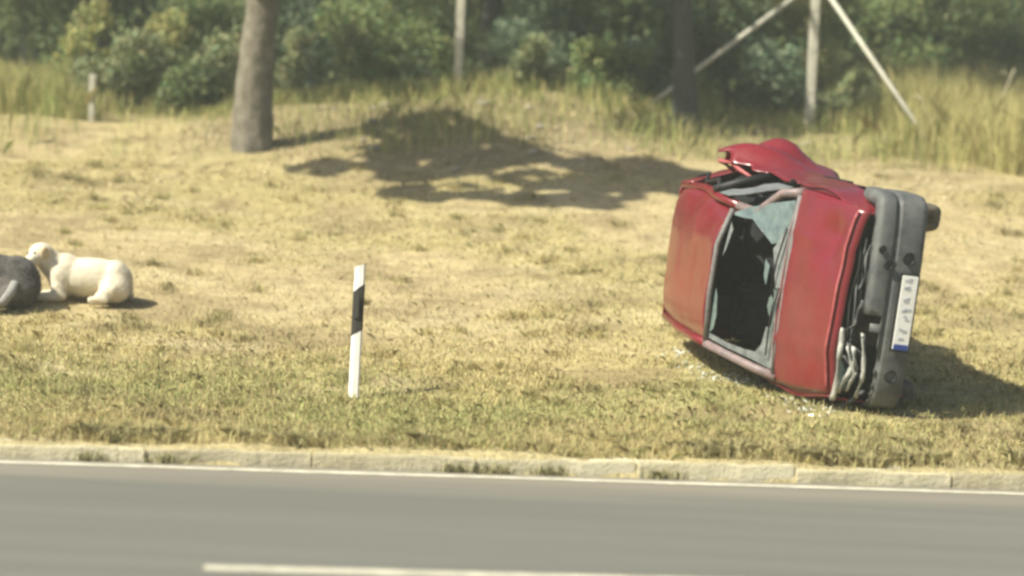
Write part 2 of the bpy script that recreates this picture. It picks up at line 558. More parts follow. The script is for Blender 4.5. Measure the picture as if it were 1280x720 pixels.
kerb = empty('kerb', (*to_xy(0, .3), 0))
tag(kerb, 'low dusty concrete kerb of separate stones beside the edge line', 'kerb', kind='structure')
random.seed(3)
s = -15.2
stones = {}
while s < 15:
    Ln = 1.0
    zz = random.uniform(-.012, .010)
    k = 'concrete'
    xs, ys = to_xy(s + .5, 0.3)
    if -1.75 < s + .5 < -.65:
        k = 'concrete_dark'
    elif -.65 < s + .5 < .2:
        k = 'concrete_pale'
    elif random.random() < .25:
        k = 'concrete_dark'
    k = (k, random.randrange(3))
    if k not in stones:
        bm = bmesh.new()
        box_bm(bm, (0, 0, 0), (.998, .24, .30))
        bmesh.ops.bevel(bm, geom=bm.edges[:], offset=.010, segments=2, affect='EDGES')
        bmesh.ops.subdivide_edges(bm, edges=[e for e in bm.edges if abs(e.verts[0].co.x - e.verts[1].co.x) > .5], cuts=22)
        for v in bm.verts:
            w_ = float(fbm(v.co.x * 5 + 40 * k[1], v.co.y * 9 + 3, v.co.z * 9, 17, 3)) - .5
            v.co.z += .035 * w_ * (v.co.z > 0)
            v.co.y += .03 * w_ * (v.co.y < 0)
        me = bpy.data.meshes.new('kerb_stone')
        bm.to_mesh(me); bm.free()
        o = link('kerb_stone', me, k[0], kerb, smooth=False)
        stones[k] = o.data
    else:
        o = bpy.data.objects.new('kerb_stone', stones[k])
        COL.objects.link(o)
        o.parent = kerb
    px, py = to_xy(s + .5, .345 + random.uniform(-.012, .012))
    o.location = (px - kerb.location.x, py - kerb.location.y, -.060 + zz)
    o.rotation_euler = (random.uniform(-.02, .02), random.uniform(-.006, .006), ROAD_A + random.uniform(-.006, .006))
    s += Ln

# ------------------------------------------------------------------ grass (uncountable)
def blades(name, n, sampler, hfun, wfun, colfun, lean=.55, parent=None, label=None, cat=None, seed=1):
    rg = np.random.default_rng(seed)
    s_, q_ = sampler(rg, n)
    x, y = to_xy(s_, q_)
    z = zt(x, y) - .006
    n = len(x)
    h = hfun(rg, s_, q_)
    w = wfun(rg, s_, q_)
    a = rg.uniform(0, 2 * math.pi, n)
    ln = np.clip(rg.normal(0, lean, n), -1.1, 1.1)
    dx, dy = np.cos(a), np.sin(a)
    b = rg.uniform(0, 2 * math.pi, n)
    wx, wy = np.cos(b) * w, np.sin(b) * w
    base = np.stack([x, y, z], -1)
    W = np.stack([wx, wy, 0 * w], -1)
    mid = base + np.stack([dx * h * ln * .3, dy * h * ln * .3, h * .55], -1)
    tip = base + np.stack([dx * h * ln, dy * h * ln, h * np.clip(1 - .35 * np.abs(ln), .25, 1)], -1)
    V = np.stack([base - W, base + W, mid + W * .8, tip, mid - W * .8], 1).reshape(-1, 3)
    c = colfun(rg, s_, q_)
    o = link(name, fast_mesh(name, V, 5, c), 'grass', parent, smooth=False)
    tag(o, label, cat, kind='stuff')
    return o
def vis_sampler(q0, q1, dens_pow=1.0, mask=None):
    def f(rg, n):
        q = q0 + (q1 - q0) * rg.uniform(0, 1, n) ** dens_pow
        half = (13.5 + q) * .235 + 1.0
        s = rg.uniform(-1, 1, n) * half + (13.5 + q) * .0 + q * .10
        if mask is not None:
            k = rg.uniform(0, 1, n) < mask(s, q)
            s, q = s[k], q[k]
        return s, q
    return f
def grass_col(rg, s, q):
    g, e = verge_tone(s, q)
    n = len(s)
    straw = np.array((.58, .50, .25)) * rg.uniform(.78, 1.1, (n, 1)) * (.85 + .35 * fbm(s * .8, q * .8, 0, 91))[:, None]
    green = np.array((.43, .44, .19)) * rg.uniform(.75, 1.2, (n, 1))
    brown = np.array((.42, .34, .18)) * rg.uniform(.6, 1.2, (n, 1))
    straw = straw * (1 - .30 * sstep((fbm(s * 1.5 + 4, q * 1.9, 0, 87, 4) - .52) / .12))[:, None]
    c = straw
    pk = rg.uniform(0, 1, n)
    c = np.where((pk < .12 + .62 * g)[:, None], green, c)
    c = np.where((pk > .84)[:, None], brown, c)
    return c
def scrape(s, q):
    d = np.hypot((s - 2.3) / 1.5, (q - 3.8) / 2.3)
    return 1 - .55 * sstep((1.15 - d + .5 * (fbm(s * 2.1, q * 2.1, 0, 67) - .5)) / .3)
def cover(s, q):
    g, e = verge_tone(s, q)
    return scrape(s, q) * (1 - .38 * sstep((q - 4.2) / 2.0)) * (1 - .45 * sstep((fbm(s * 1.5 + 4, q * 1.9, 0, 87, 4) - .52) / .12)) * (1 - .55 * sstep((.72 - q + .6 * (fbm(s * .9, 0 * s, 0, 19) - .5)) / .25)) * np.clip(.85 - .62 * e + .25 * g, .1, 1) * (.45 + .85 * fbm(s * 1.6, q * 1.6, 0, 41)) * (1 - .7 * sstep((q - 12.5) / 2))
blades('dry_grass', 330000, vis_sampler(.36, 14.5, 1.25, cover),
       lambda rg, s, q: rg.uniform(.018, .06, len(s)) * (.6 + .9 * fbm(s * .9, q * .9, 0, 55)) * (1 + .9 * sstep((.9 - q) / .5)),
       lambda rg, s, q: rg.uniform(.0022, .0055, len(s)), grass_col, .9,
       label='short dry straw and green grass covering the verge', cat='grass', seed=5)
# tufts: clumps of longer dry blades
def tuft_sampler(nc, q0, q1, rad, mask=None, seed=2):
    r2 = np.random.default_rng(seed)
    q = q0 + (q1 - q0) * r2.uniform(0, 1, nc) ** 1.2
    half = (13.5 + q) * .235 + .6
    s = r2.uniform(-1, 1, nc) * half + q * .10
    if mask is not None:
        k = r2.uniform(0, 1, nc) < mask(s, q)
        s, q = s[k], q[k]
    rr = rad * r2.uniform(.5, 1.5, len(s))
    def f(rg, n):
        i = rg.integers(0, len(s), n)
        a = rg.uniform(0, 2 * math.pi, n)
        d = np.abs(rg.normal(0, 1, n)) * rr[i] * .6
        return s[i] + np.cos(a) * d, q[i] + np.sin(a) * d
    return f
def tuft_clip(f):
    def g(rg, n):
        s, q = f(rg, n)
        k = q > .34
        return s[k], q[k]
    return g
blades('grass_tufts', 34000, tuft_clip(tuft_sampler(420, .6, 13.5, .16, lambda s, q: .9 - .5 * verge_tone(s, q)[1])),
       lambda rg, s, q: rg.uniform(.04, .10, len(s)), lambda rg, s, q: rg.uniform(.002, .0045, len(s)), grass_col, .7,
       label='small tufts of longer dry grass dotted over the verge', cat='grass', seed=6)
blades('kerb_weeds', 5000, tuft_sampler(30, .42, .62, .10, seed=14),
       lambda rg, s, q: rg.uniform(.05, .15, len(s)), lambda rg, s, q: rg.uniform(.003, .007, len(s)),
       lambda rg, s, q: np.array((.48, .43, .22)) * rg.uniform(.6, 1.3, (len(s), 1)), 1.1,
       label='brown and green weeds hanging over the kerb stones', cat='weeds', seed=8)
gx = [(to_sq(*(c_p + (c_f + c_r * (px_ - 640) / FPX + c_u * (360 - py_) / FPX) * (-CAMH / (c_f + c_r * (px_ - 640) / FPX + c_u * (360 - py_) / FPX)[2]))[:2])[0])
      for px_, py_ in ((112, 578), (206, 580), (570, 592), (622, 594), (690, 596), (832, 601))]
def gutter(rg, n):
    i = rg.integers(0, len(gx), n)
    return np.array(gx)[i] + rg.normal(0, .055, n), np.full(n, .2) - np.abs(rg.normal(0, .012, n))
_zt = zt
zt = lambda x, y: np.zeros_like(np.asarray(x, float))
blades('gutter_weeds', 520, gutter, lambda rg, s, q: rg.uniform(.03, .10, len(s)), lambda rg, s, q: rg.uniform(.003, .006, len(s)),
       lambda rg, s, q: np.array((.36, .34, .18)) * rg.uniform(.6, 1.4, (len(s), 1)), .7,
       label='little dusty weeds rooted in the gutter at the foot of the kerb', cat='weeds', seed=18)
zt = _zt
# tall grass along the fence
def tall_mask(s, q):
    ed = np.clip(sstep((s - 6.2 - 1.1 * (fbm(q * .8, s * .8, 0, 23) - .3)) / 1.0) * sstep((q - 14.5 - 2.2 * fbm(s * 1.1, 0 * s, 0, 24)) / .8) + sstep((-3.5 - s + 1.6 * (fbm(s * 2, q * 1.2, 0, 29) - .5)) / 1.2) * .8, 0, 1)
    lo_ = .10 + .55 * sstep((fbm(s * .9, q * 1.1, 0, 61) - .47) / .14) * (.35 + .65 * sstep((s + 2.6) / .8))
    return (lo_ * (1 - ed) + ed * .9) * np.where((q < 16.0 + 1.0 * (fbm(s * 1.2, 0 * s, 0, 25) - .5)) & (s < 6.0), np.where(s < -1.5, .05, .28), 1)
def tall_col(rg, s, q):
    n = len(s)
    yel = np.array((.56, .50, .22)) * rg.uniform(.7, 1.15, (n, 1))
    grn = np.array((.30, .34, .12)) * rg.uniform(.7, 1.3, (n, 1))
    t = np.clip(.45 + .45 * sstep((s - 6.2) / 1.4) + .2 * sstep((-4.6 - s) / 1.0), 0, 1)
    return np.where((rg.uniform(0, 1, n) < t)[:, None], yel, grn)
blades('tall_grass', 150000, vis_sampler(13.4, 20.5, 1.0, tall_mask),
       lambda rg, s, q: rg.uniform(.10, .42, len(s)) * (.3 + 1.2 * fbm(s * .9, q * .9, 0, 71)) * (1 + 1.3 * sstep((s - 6.0) / 1.2) + .9 * sstep((-3.7 - s) / .8)),
       lambda rg, s, q: rg.uniform(.003, .007, len(s)), tall_col, .38,
       label='tall uncut grass growing along the wire fence', cat='grass', seed=9)

# ------------------------------------------------------------------ trees and shrubs
def leaf_cloud(name, centers, radii, n, size, base, seed, parent=None, squash=.75, hang=0.0, gap=.44, gf=1.7):
    rg = np.random.default_rng(seed)
    centers, radii = np.asarray(centers, float), np.asarray(radii, float)
    p = radii ** 2 / np.sum(radii ** 2)
    i = rg.choice(len(centers), n, p=p)
    d = rg.normal(0, 1, (n, 3))
    d /= np.linalg.norm(d, axis=1)[:, None]
    r_ = rg.uniform(0, 1, n) ** .5
    P = centers[i] + d * (r_ * radii[i])[:, None] * np.array([1, 1, squash])
    keep = fbm(P[:, 0] * gf, P[:, 1] * gf, P[:, 2] * gf, seed, 3) > gap
    P, i = P[keep], i[keep]
    n = len(P)
    a = rg.normal(0, 1, (n, 3))
    a[:, 2] -= hang
    a /= np.linalg.norm(a, axis=1)[:, None]
    b = np.cross(a, rg.normal(0, 1, (n, 3)))
    b /= np.linalg.norm(b, axis=1)[:, None]
    L = size * rg.uniform(.6, 1.4, n)[:, None]
    V = np.stack([P - a * L * .5, P + b * L * .28, P + a * L * .5, P - b * L * .28], 1).reshape(-1, 3)
    tone = rg.uniform(.75, 1.3, (n, 1)) * rg.uniform(.75, 1.25, len(centers))[i][:, None]
    c = np.array(base) * tone
    c[:, 0] *= rg.uniform(.8, 1.3, n)
    return link(name, fast_mesh(name, V, 4, c), 'leaf', parent, smooth=False)

def tree(base, h, r0, limbs, leaf_n, leaf_size, leafcol, label, seed, bark='bark', lean=(0, 0), crown_r=1.1, group=None, flare=.6, gap=.44, gf=1.7):
    t = empty('tree', base)
    tag(t, label, 'tree', group)
    zz = np.concatenate([[-.25, -.05, .08, .2, .4], np.linspace(.7, h, 14)])
    rr = r0 * (1 - .45 * np.clip(zz / h, 0, 1)) * (1 + flare * np.exp(-np.clip(zz, 0, 9) / .22))
    rr[0] *= 1.05
    path = np.stack([lean[0] * zz + .04 * np.sin(zz * 1.7 + seed), lean[1] * zz + .03 * np.sin(zz * 1.3 + 2 * seed), zz], -1)
    fine = np.linspace(-.25, h, 70)
    fp = np.stack([np.interp(fine, zz, path[:, i]) for i in range(3)], -1)
    tr = tube('trunk', fp, np.interp(fine, zz, rr), bark, t, 40, .06, seed)
    vs = np.zeros(len(tr.data.vertices) * 3, np.float32)
    tr.data.vertices.foreach_get('co', vs)
    vs = vs.reshape(-1, 3)
    ax_ = np.stack([np.interp(vs[:, 2], fine, fp[:, i]) for i in range(2)], -1)
    dv = vs[:, :2] - ax_
    an = np.arctan2(dv[:, 1], dv[:, 0])
    rid = np.abs(fbm(np.cos(an) * 5 + 9, np.sin(an) * 5 + 9, vs[:, 2] * 1.6, seed + 5, 3) - .5) * 2
    vs[:, :2] += dv * (.16 * (rid - .25))[:, None]
    tr.data.vertices.foreach_set('co', vs.ravel())
    tr.data.update()
    top = path[-1]
    cs, rs = [], []
    rg = np.random.default_rng(seed)
    for (ex, ey, ez, cr) in limbs:
        st = path[rg.integers(9, len(path))]
        en = np.array([ex, ey, ez])
        u = np.linspace(0, 1, 8)[:, None]
        mid = (st + en) / 2 + np.array([0, 0, .35])
        pp = (1 - u) ** 2 * st + 2 * u * (1 - u) * mid + u ** 2 * en
        tube('limb', pp, np.linspace(r0 * .34, r0 * .08, 8), bark, t, 8, .1, seed)
        cs.append(en)
        rs.append(cr)
        for _ in range(3):
            cs.append(en + rg.normal(0, .55, 3) * cr)
            rs.append(cr * rg.uniform(.45, .75))
    leaf_cloud('crown', cs, rs, leaf_n, leaf_size, leafcol, seed, t, gap=gap, gf=gf)
    return t

B1 = hit(318, 186)
def shade_limbs(spots, base):
    """limb ends whose leaves throw their shade on the bank at (s, q)."""
    out = []
    for (s_, q_, h_, r_) in spots:
        x, y = to_xy(s_, q_)
        k_ = h_ / -ldir.z
        out.append((x - ldir.x * k_ - base[0], y - ldir.y * k_ - base[1], float(zt(x, y)) + h_ - base[2], r_))
    return out
def sq_of(px, py):
    p = hit(px, py)
    return to_sq(p[0], p[1])
sh1 = [(*sq_of(a_, b_), h_ + .25 + max(0, b_ - 180) * .014, r_) for (a_, b_, h_, r_) in ((400, 212, 2.9, .34), (470, 192, 3.2, .40), (555, 178, 3.7, .6), (562, 208, 3.4, .6), (535, 238, 3.2, .55), (600, 200, 3.4, .4), (650, 195, 4.0, .42), (505, 200, 3.2, .45),
        (680, 246, 4.0, .5), (735, 236, 4.2, .6), (785, 230, 4.3, .62), (835, 220, 4.5, .6), (740, 208, 4.2, .42))]
tree(B1, 3.4, .245, shade_limbs(sh1, B1) + [(-1.6, 1.2, 5.0, .9)],
     120000, .15, (.075, .105, .03), 'stout tree with a thick pale grey trunk standing on the bank', 4, lean=(.0, 0), flare=.12, gap=.49, gf=2.6)
B2 = hit(858, 178) + np.array([0, .9, 0])
B2[2] = zt(B2[0], B2[1])
sh2 = [(3.7, 15.2, 3.4, .55), (4.2, 16.4, 3.8, .8), (4.8, 17.2, 4.0, .8), (5.0, 18.6, 4.4, 1.0), (4.0, 19.2, 4.4, .8), (6.0, 19.6, 4.6, 1.1)]
tree(B2, 3.8, .15, shade_limbs(sh2, B2) + [(.2, 2.4, 5.3, 1.0), (.9, 1.8, 4.8, 1.0)],
     45000, .15, (.07, .10, .032), 'shaded tree with a slim dark trunk right behind the overturned car', 8, 'bark_dark', lean=(-.02, 0))
# woodland behind the fence
wood = [(-4.6, 22.5), (-1.0, 24), (1.8, 22.0), (5.0, 23.5), (7.2, 22.0), (10.0, 25.0), (-8.0, 26), (14, 27)]
wlab = ['woodland tree behind the fence at the pale stub post', 'woodland tree behind the fence, in the gap beside the stout tree',
        'woodland tree behind the white fence post', 'woodland tree behind the fence above the dark hollow',
        'woodland tree behind the braced fence post', 'woodland tree behind the yellow tall grass',
        'woodland tree at the far end of the fence behind the dogs', 'woodland tree at the far end of the fence behind the dry bank']
for k, (s_, q_) in enumerate(wood):
    x, y = to_xy(s_, q_)
    rg = np.random.default_rng(100 + k)
    lm = [(rg.normal(0, 1.3), rg.normal(0, 1.2), rg.uniform(2.0, 6.2), rg.uniform(1.0, 1.6)) for _ in range(8)]
    tree((x, y, zt(x, y)), 4.6, rg.uniform(.10, .17), lm, 15000, .15, (.16 * rg.uniform(.8, 1.25), .22, .085), wlab[k], 20 + k, 'bark_dark',
         lean=(rg.normal(0, .03), 0), group='woodland trees behind the fence')
# shrubs: (px, depth q, height, width, colour, lobes)
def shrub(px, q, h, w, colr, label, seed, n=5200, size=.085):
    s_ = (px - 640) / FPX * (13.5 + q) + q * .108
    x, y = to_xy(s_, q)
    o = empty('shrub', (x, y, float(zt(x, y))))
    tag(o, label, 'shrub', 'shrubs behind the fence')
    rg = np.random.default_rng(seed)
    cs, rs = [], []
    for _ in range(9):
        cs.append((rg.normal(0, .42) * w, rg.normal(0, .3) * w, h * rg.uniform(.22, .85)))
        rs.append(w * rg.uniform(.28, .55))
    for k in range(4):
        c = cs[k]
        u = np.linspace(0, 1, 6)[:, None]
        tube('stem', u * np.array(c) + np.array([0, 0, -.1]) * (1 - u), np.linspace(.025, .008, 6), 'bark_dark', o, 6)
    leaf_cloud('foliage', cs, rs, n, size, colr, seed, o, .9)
    return o
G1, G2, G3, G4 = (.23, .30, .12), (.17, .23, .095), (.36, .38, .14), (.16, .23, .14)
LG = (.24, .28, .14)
sh = [(150, 17.4, 1.0, .65, LG, 'low grey green shrub by the pale stub post'),
      (215, 17.2, .85, .6, G2, 'low dark shrub at the foot of the fence, stub post side of the stout tree'),
      (268, 17.6, 1.1, .65, LG, 'low grey green shrub touching the stout tree in view of the road'),
      (385, 17.4, 1.1, .7, LG, 'low grey green shrub at the far side of the stout tree'),
      (452, 17.0, .7, .5, G1, 'small green shrub in the mottled shade'),
      (640, 17.2, .8, .6, LG, 'low grey green shrub past the white fence post'),
      (735, 17.0, .8, .6, G1, 'small green shrub near the slim dark trunk'),
      (800, 17.6, 1.1, .7, G4, 'low blue green shrub close to the slim dark trunk'),
      (900, 17.4, 1.9, .75, (.075, .11, .05), 'broad dark shrub in deep shade right behind the overturned car'),  # added to darken the hollow; its leaf colour stands in for shade
      (945, 17.2, 1.2, .7, G4, 'low blue green shrub in the dark hollow behind the car'),
      (1060, 17.2, .9, .55, LG, 'low grey green shrub at the foot of the braced post'),
      (30, 20.5, 2.6, 1.2, G2, 'dark leafy shrub behind the fence above the dogs'),
      (95, 18.6, 1.5, .9, G3, 'light olive shrub behind the pale stub post'),
      (190, 21, 3.0, 1.4, G1, 'tall green shrub between the stub post and the stout tree'),
      (265, 19.5, 1.9, 1.0, G2, 'dark shrub just behind the stout tree'),
      (410, 20.5, 2.7, 1.3, G4, 'blue green shrub behind the mottled shade of the stout tree'),
      (490, 19, 1.4, .9, G1, 'low green shrub beside the white fence post'),
      (560, 22, 3.2, 1.5, G2, 'tall dark shrub right behind the white fence post'),
      (660, 20.5, 2.5, 1.2, G4, 'blue green shrub in deep shade past the white fence post'),
      (760, 21.5, 3.0, 1.4, G2, 'tall dark shrub left of the slim dark trunk'),
      (840, 19.5, 1.7, 1.0, G4, 'low blue green shrub behind the slim dark trunk'),
      (930, 20.5, 2.6, 1.3, G2, 'dark shrub under the left brace of the fence'),
      (1010, 19.3, 2.3, .8, G3, 'bright green shrub behind the braced fence post'),
      (1085, 20.5, 2.8, 1.2, G1, 'green shrub under the right brace of the fence'),
      (1170, 21.5, 3.0, 1.3, G4, 'blue green shrub behind the yellow tall grass'),
      (1260, 20.5, 2.8, 1.3, G2, 'dark shrub behind the yellow tall grass, beside the dry bank')]
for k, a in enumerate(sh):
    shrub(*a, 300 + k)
# the depth of the wood: leaf masses no one could count
cs, rs = [], []
rg = np.random.default_rng(77)
for _ in range(420):
    s_, q_ = rg.uniform(-13, 22), rg.uniform(27, 35)
    x, y = to_xy(s_, q_)
    cs.append((x, y, float(zt(x, y)) + 7 * rg.uniform(0, 1) ** 1.7))
    rs.append(rg.uniform(1.0, 1.9))
o = leaf_cloud('distant_wood', cs, rs, 150000, .36, (.16, .23, .09), 78)
tag(o, 'dark green mass of the wood deep behind the fence', 'wood', kind='stuff')

# ------------------------------------------------------------------ fence
qf = lambda s: 16.2 + .02 * s
def on_line(px):
    s_ = 0.0
    for _ in range(20):
        x, y = to_xy(s_, qf(s_))
        d = np.array([x, y, zt(x, y) + .6]) - c_p
        p = 640 + FPX * (d @ c_r) / (d @ c_f)
        s_ += (px - p) / FPX * (d @ c_f)
    x, y = to_xy(s_, qf(s_))
    return s_, np.array([x, y, float(zt(x, y))])
sp = {p: on_line(p) for p in (116, 574, 1014)}
dS = sp[1014][0] - sp[574][0]
fb = sp[574][1]
fence = empty('wire_fence', fb)
tag(fence, 'old wire fence on pale concrete posts along the top of the bank', 'fence')
def fpt(p):
    return np.asarray(p) - fb
def post(s_, h, w=.105, name='post', lean=0.0):
    x, y = to_xy(s_, qf(s_))
    z = float(zt(x, y))
    o = box(name, (0, 0, h / 2 - .2), (w, w, h + .4), 'post', fence, .012)
    o.location = fpt((x, y, z))
    o.rotation_euler = (0, lean, ROAD_A)
    return np.array([x, y, z])
tops = []
for p, h, w in ((116, .62, .085), (574, 2.1, .105), (1014, 2.15, .11)):
    post(sp[p][0], h, w)
for s_ in (sp[1014][0] + dS, sp[116][0] - dS):
    post(s_, 2.1)
# braces of the strain post
Pt = sp[1014][1] + np.array([0, 0, 2.02])
e1 = hit(1180, 199)
tube('brace', [fpt(Pt + np.array([.02, -.06, 0])), fpt(e1 - np.array([0, 0, .06]))], .030, 'post', fence, 8)
s2 = sp[1014][0] - 2.35
x2, y2 = to_xy(s2, qf(s2) + .02)
tube('brace', [fpt(Pt + np.array([-.03, 0, -.02])), fpt((x2, y2, float(zt(x2, y2)) - .05))], .030, 'post', fence, 8)
for hh in (.5, 1.05, 1.6, 2.0):
    ss = np.linspace(sp[116][0] - dS, sp[1014][0] + dS, 40)
    pp = []
    for s_ in ss:
        x, y = to_xy(s_, qf(s_) - .065)
        pp.append(fpt((x, y, float(np.interp(s_, [sp[116][0] - dS, sp[116][0], sp[574][0], sp[1014][0], sp[1014][0] + dS],
                 [zt(*to_xy(q__, qf(q__))) for q__ in (sp[116][0] - dS, sp[116][0], sp[574][0], sp[1014][0], sp[1014][0] + dS)])) + hh + .02 * math.sin(s_ * 1.3))))
    tube('wire', pp, .002, 'wire', fence, 5)

# dry canes by the fence
def cane(px0, py0, px1, py1, rad, label, back=.0):
    a = hit(px0, py0)
    b = at_depth(px1, py1, a[1] + back)
    c = empty('dry_cane', a)
    u = np.linspace(0, 1, 7)[:, None]
    P = u * (b - a)[None]
    P = P + np.array([.03, 0, .0]) * np.sin(u * 3.1)
    P[0, 2] -= .04
    tube('cane_stalk', P, np.linspace(rad, rad * .55, 7), 'stick', c, 7)
    for k, f in ((3, .18), (5, -.15)):
        tube('cane_leaf', [P[k], P[k] + np.array([f * .6, 0, .10]), P[k] + np.array([f, .03, .09])], [.008, .010, .002], 'stick', c, 5)
    tag(c, label, 'cane')
cane(1228, 165, 1268, 86, .022, 'tall dry cane leaning at the edge of the yellow grass')
cane(1172, 186, 1148, 118, .012, 'short dry cane standing by the foot of the fence brace')
cane(1240, 160, 1246, 112, .012, 'thin upright dry cane beside the taller leaning one')

# stones and litter in the mottled shade
srng = random.Random(5)
stone_me = []
for k in range(4):
    bm = bmesh.new()
    bmesh.ops.create_icosphere(bm, subdivisions=2, radius=1)
    for v in bm.verts:
        f = 1 + .5 * (float(vnoise(v.co.x * 1.6 + 9, v.co.y * 1.6, v.co.z * 1.6, k)) - .5)
        v.co = Vector((v.co.x * f * 1.2, v.co.y * f * .9, v.co.z * f * .6))
    me = bpy.data.meshes.new('stone')
    bm.to_mesh(me); bm.free()
    me.materials.append(M['stone'])
    stone_me.append(me)
for k in range(34):
    px, py = srng.choice([(srng.uniform(360, 850), srng.uniform(128, 215)), (srng.uniform(390, 700), srng.uniform(120, 180)), (srng.uniform(980, 1180), srng.uniform(172, 200))])
    try:
        p = hit(px, py)
    except ValueError:
        p = hit(px, 190)
    o = bpy.data.objects.new('stone', stone_me[k % 4])
    COL.objects.link(o)
    r_ = srng.uniform(.03, .085)
    o.scale = (r_, r_, r_)
    o.location = (p[0], p[1], p[2] + r_ * .18)
    o.rotation_euler = (0, 0, srng.uniform(0, 6))
    tag(o, 'pale stone lying on the mottled soil at the foot of the fence', 'stone', 'loose stones at the foot of the fence')

# ------------------------------------------------------------------ roadside marker post
gp = hit(442, 499)
g = empty('marker_post', gp)
g.rotation_euler = (R(-1), R(.2), R(-18))
tag(g, 'white plastic roadside marker post with a slanted black band', 'marker post')
def prism(name, z0a, z0b, z1a, z1b, material, parent, grow=0.0, wx=.040, wy=.036):
    """hollow-looking triangular-backed post section; a/b: heights on its two sides."""
    prof = [(-wx, .0), (-wx * .9, -wy * .55), (0, -wy * .8), (wx * .9, -wy * .55), (wx, 0), (wx * .55, wy), (-wx * .55, wy)]
    V, F = [], []
    n = len(prof)
    for lvl, (za, zb) in enumerate(((z0a, z0b), (z1a, z1b))):
        for (x, y) in prof:
            t = (x + wx) / (2 * wx)
            V.append((x * (1 + grow), y * (1 + grow), za + (zb - za) * t))
    for k in range(n):
        F.append((k, (k + 1) % n, n + (k + 1) % n, n + k))
    F.append(tuple(range(n - 1, -1, -1)))
    F.append(tuple(range(n, 2 * n)))
    return link(name, mesh(name, V, F), material, parent, smooth=False)
prism('post_body', -.25, -.25, .945, .975, 'gp_white', g)
prism('black_band', .45, .50, .765, .83, 'gp_black', g, .05)
box('reflector', (0, -.041, .665), (.045, .006, .16), M['gp_black'], g, .002)
# ------------------------------------------------------------------ dogs
def blob_mesh(name, parts, voxel, smooth=6):
    """parts: ('e', centre, radii, euler) ellipsoids or ('c', [points], [radii]) tapered chains -> one skin."""
    bm = bmesh.new()
    for p in parts:
        if p[0] == 'e':
            r = bmesh.ops.create_icosphere(bm, subdivisions=3, radius=1)
            rot = Matrix.Identity(3)
            if len(p) > 3:
                from mathutils import Euler
                rot = Euler(p[3]).to_matrix()
            bmesh.ops.transform(bm, matrix=Matrix.Translation(p[1]) @ rot.to_4x4() @ Matrix.Diagonal((*p[2], 1)), verts=r['verts'])
        else:
            pts, rad = np.array(p[1], float), np.array(p[2], float)
            for a in range(len(pts) - 1):
                for t in np.linspace(0, 1, 9):
                    c = pts[a] * (1 - t) + pts[a + 1] * t
                    q = rad[a] * (1 - t) + rad[a + 1] * t
                    r = bmesh.ops.create_icosphere(bm, subdivisions=2, radius=q)
                    bmesh.ops.translate(bm, vec=c, verts=r['verts'])
    me = bpy.data.meshes.new(name)
    bm.to_mesh(me); bm.free()
    o = bpy.data.objects.new(name, me)
    COL.objects.link(o)
    md = o.modifiers.new('r', 'REMESH')
    md.mode = 'VOXEL'
    md.voxel_size = voxel
    sm = o.modifiers.new('s', 'SMOOTH')
    sm.iterations = smooth
    sm.factor = .5
    dg = bpy.context.evaluated_depsgraph_get()
    out = bpy.data.meshes.new_from_object(o.evaluated_get(dg))
    bpy.data.objects.remove(o)
    out.name = name
    return out
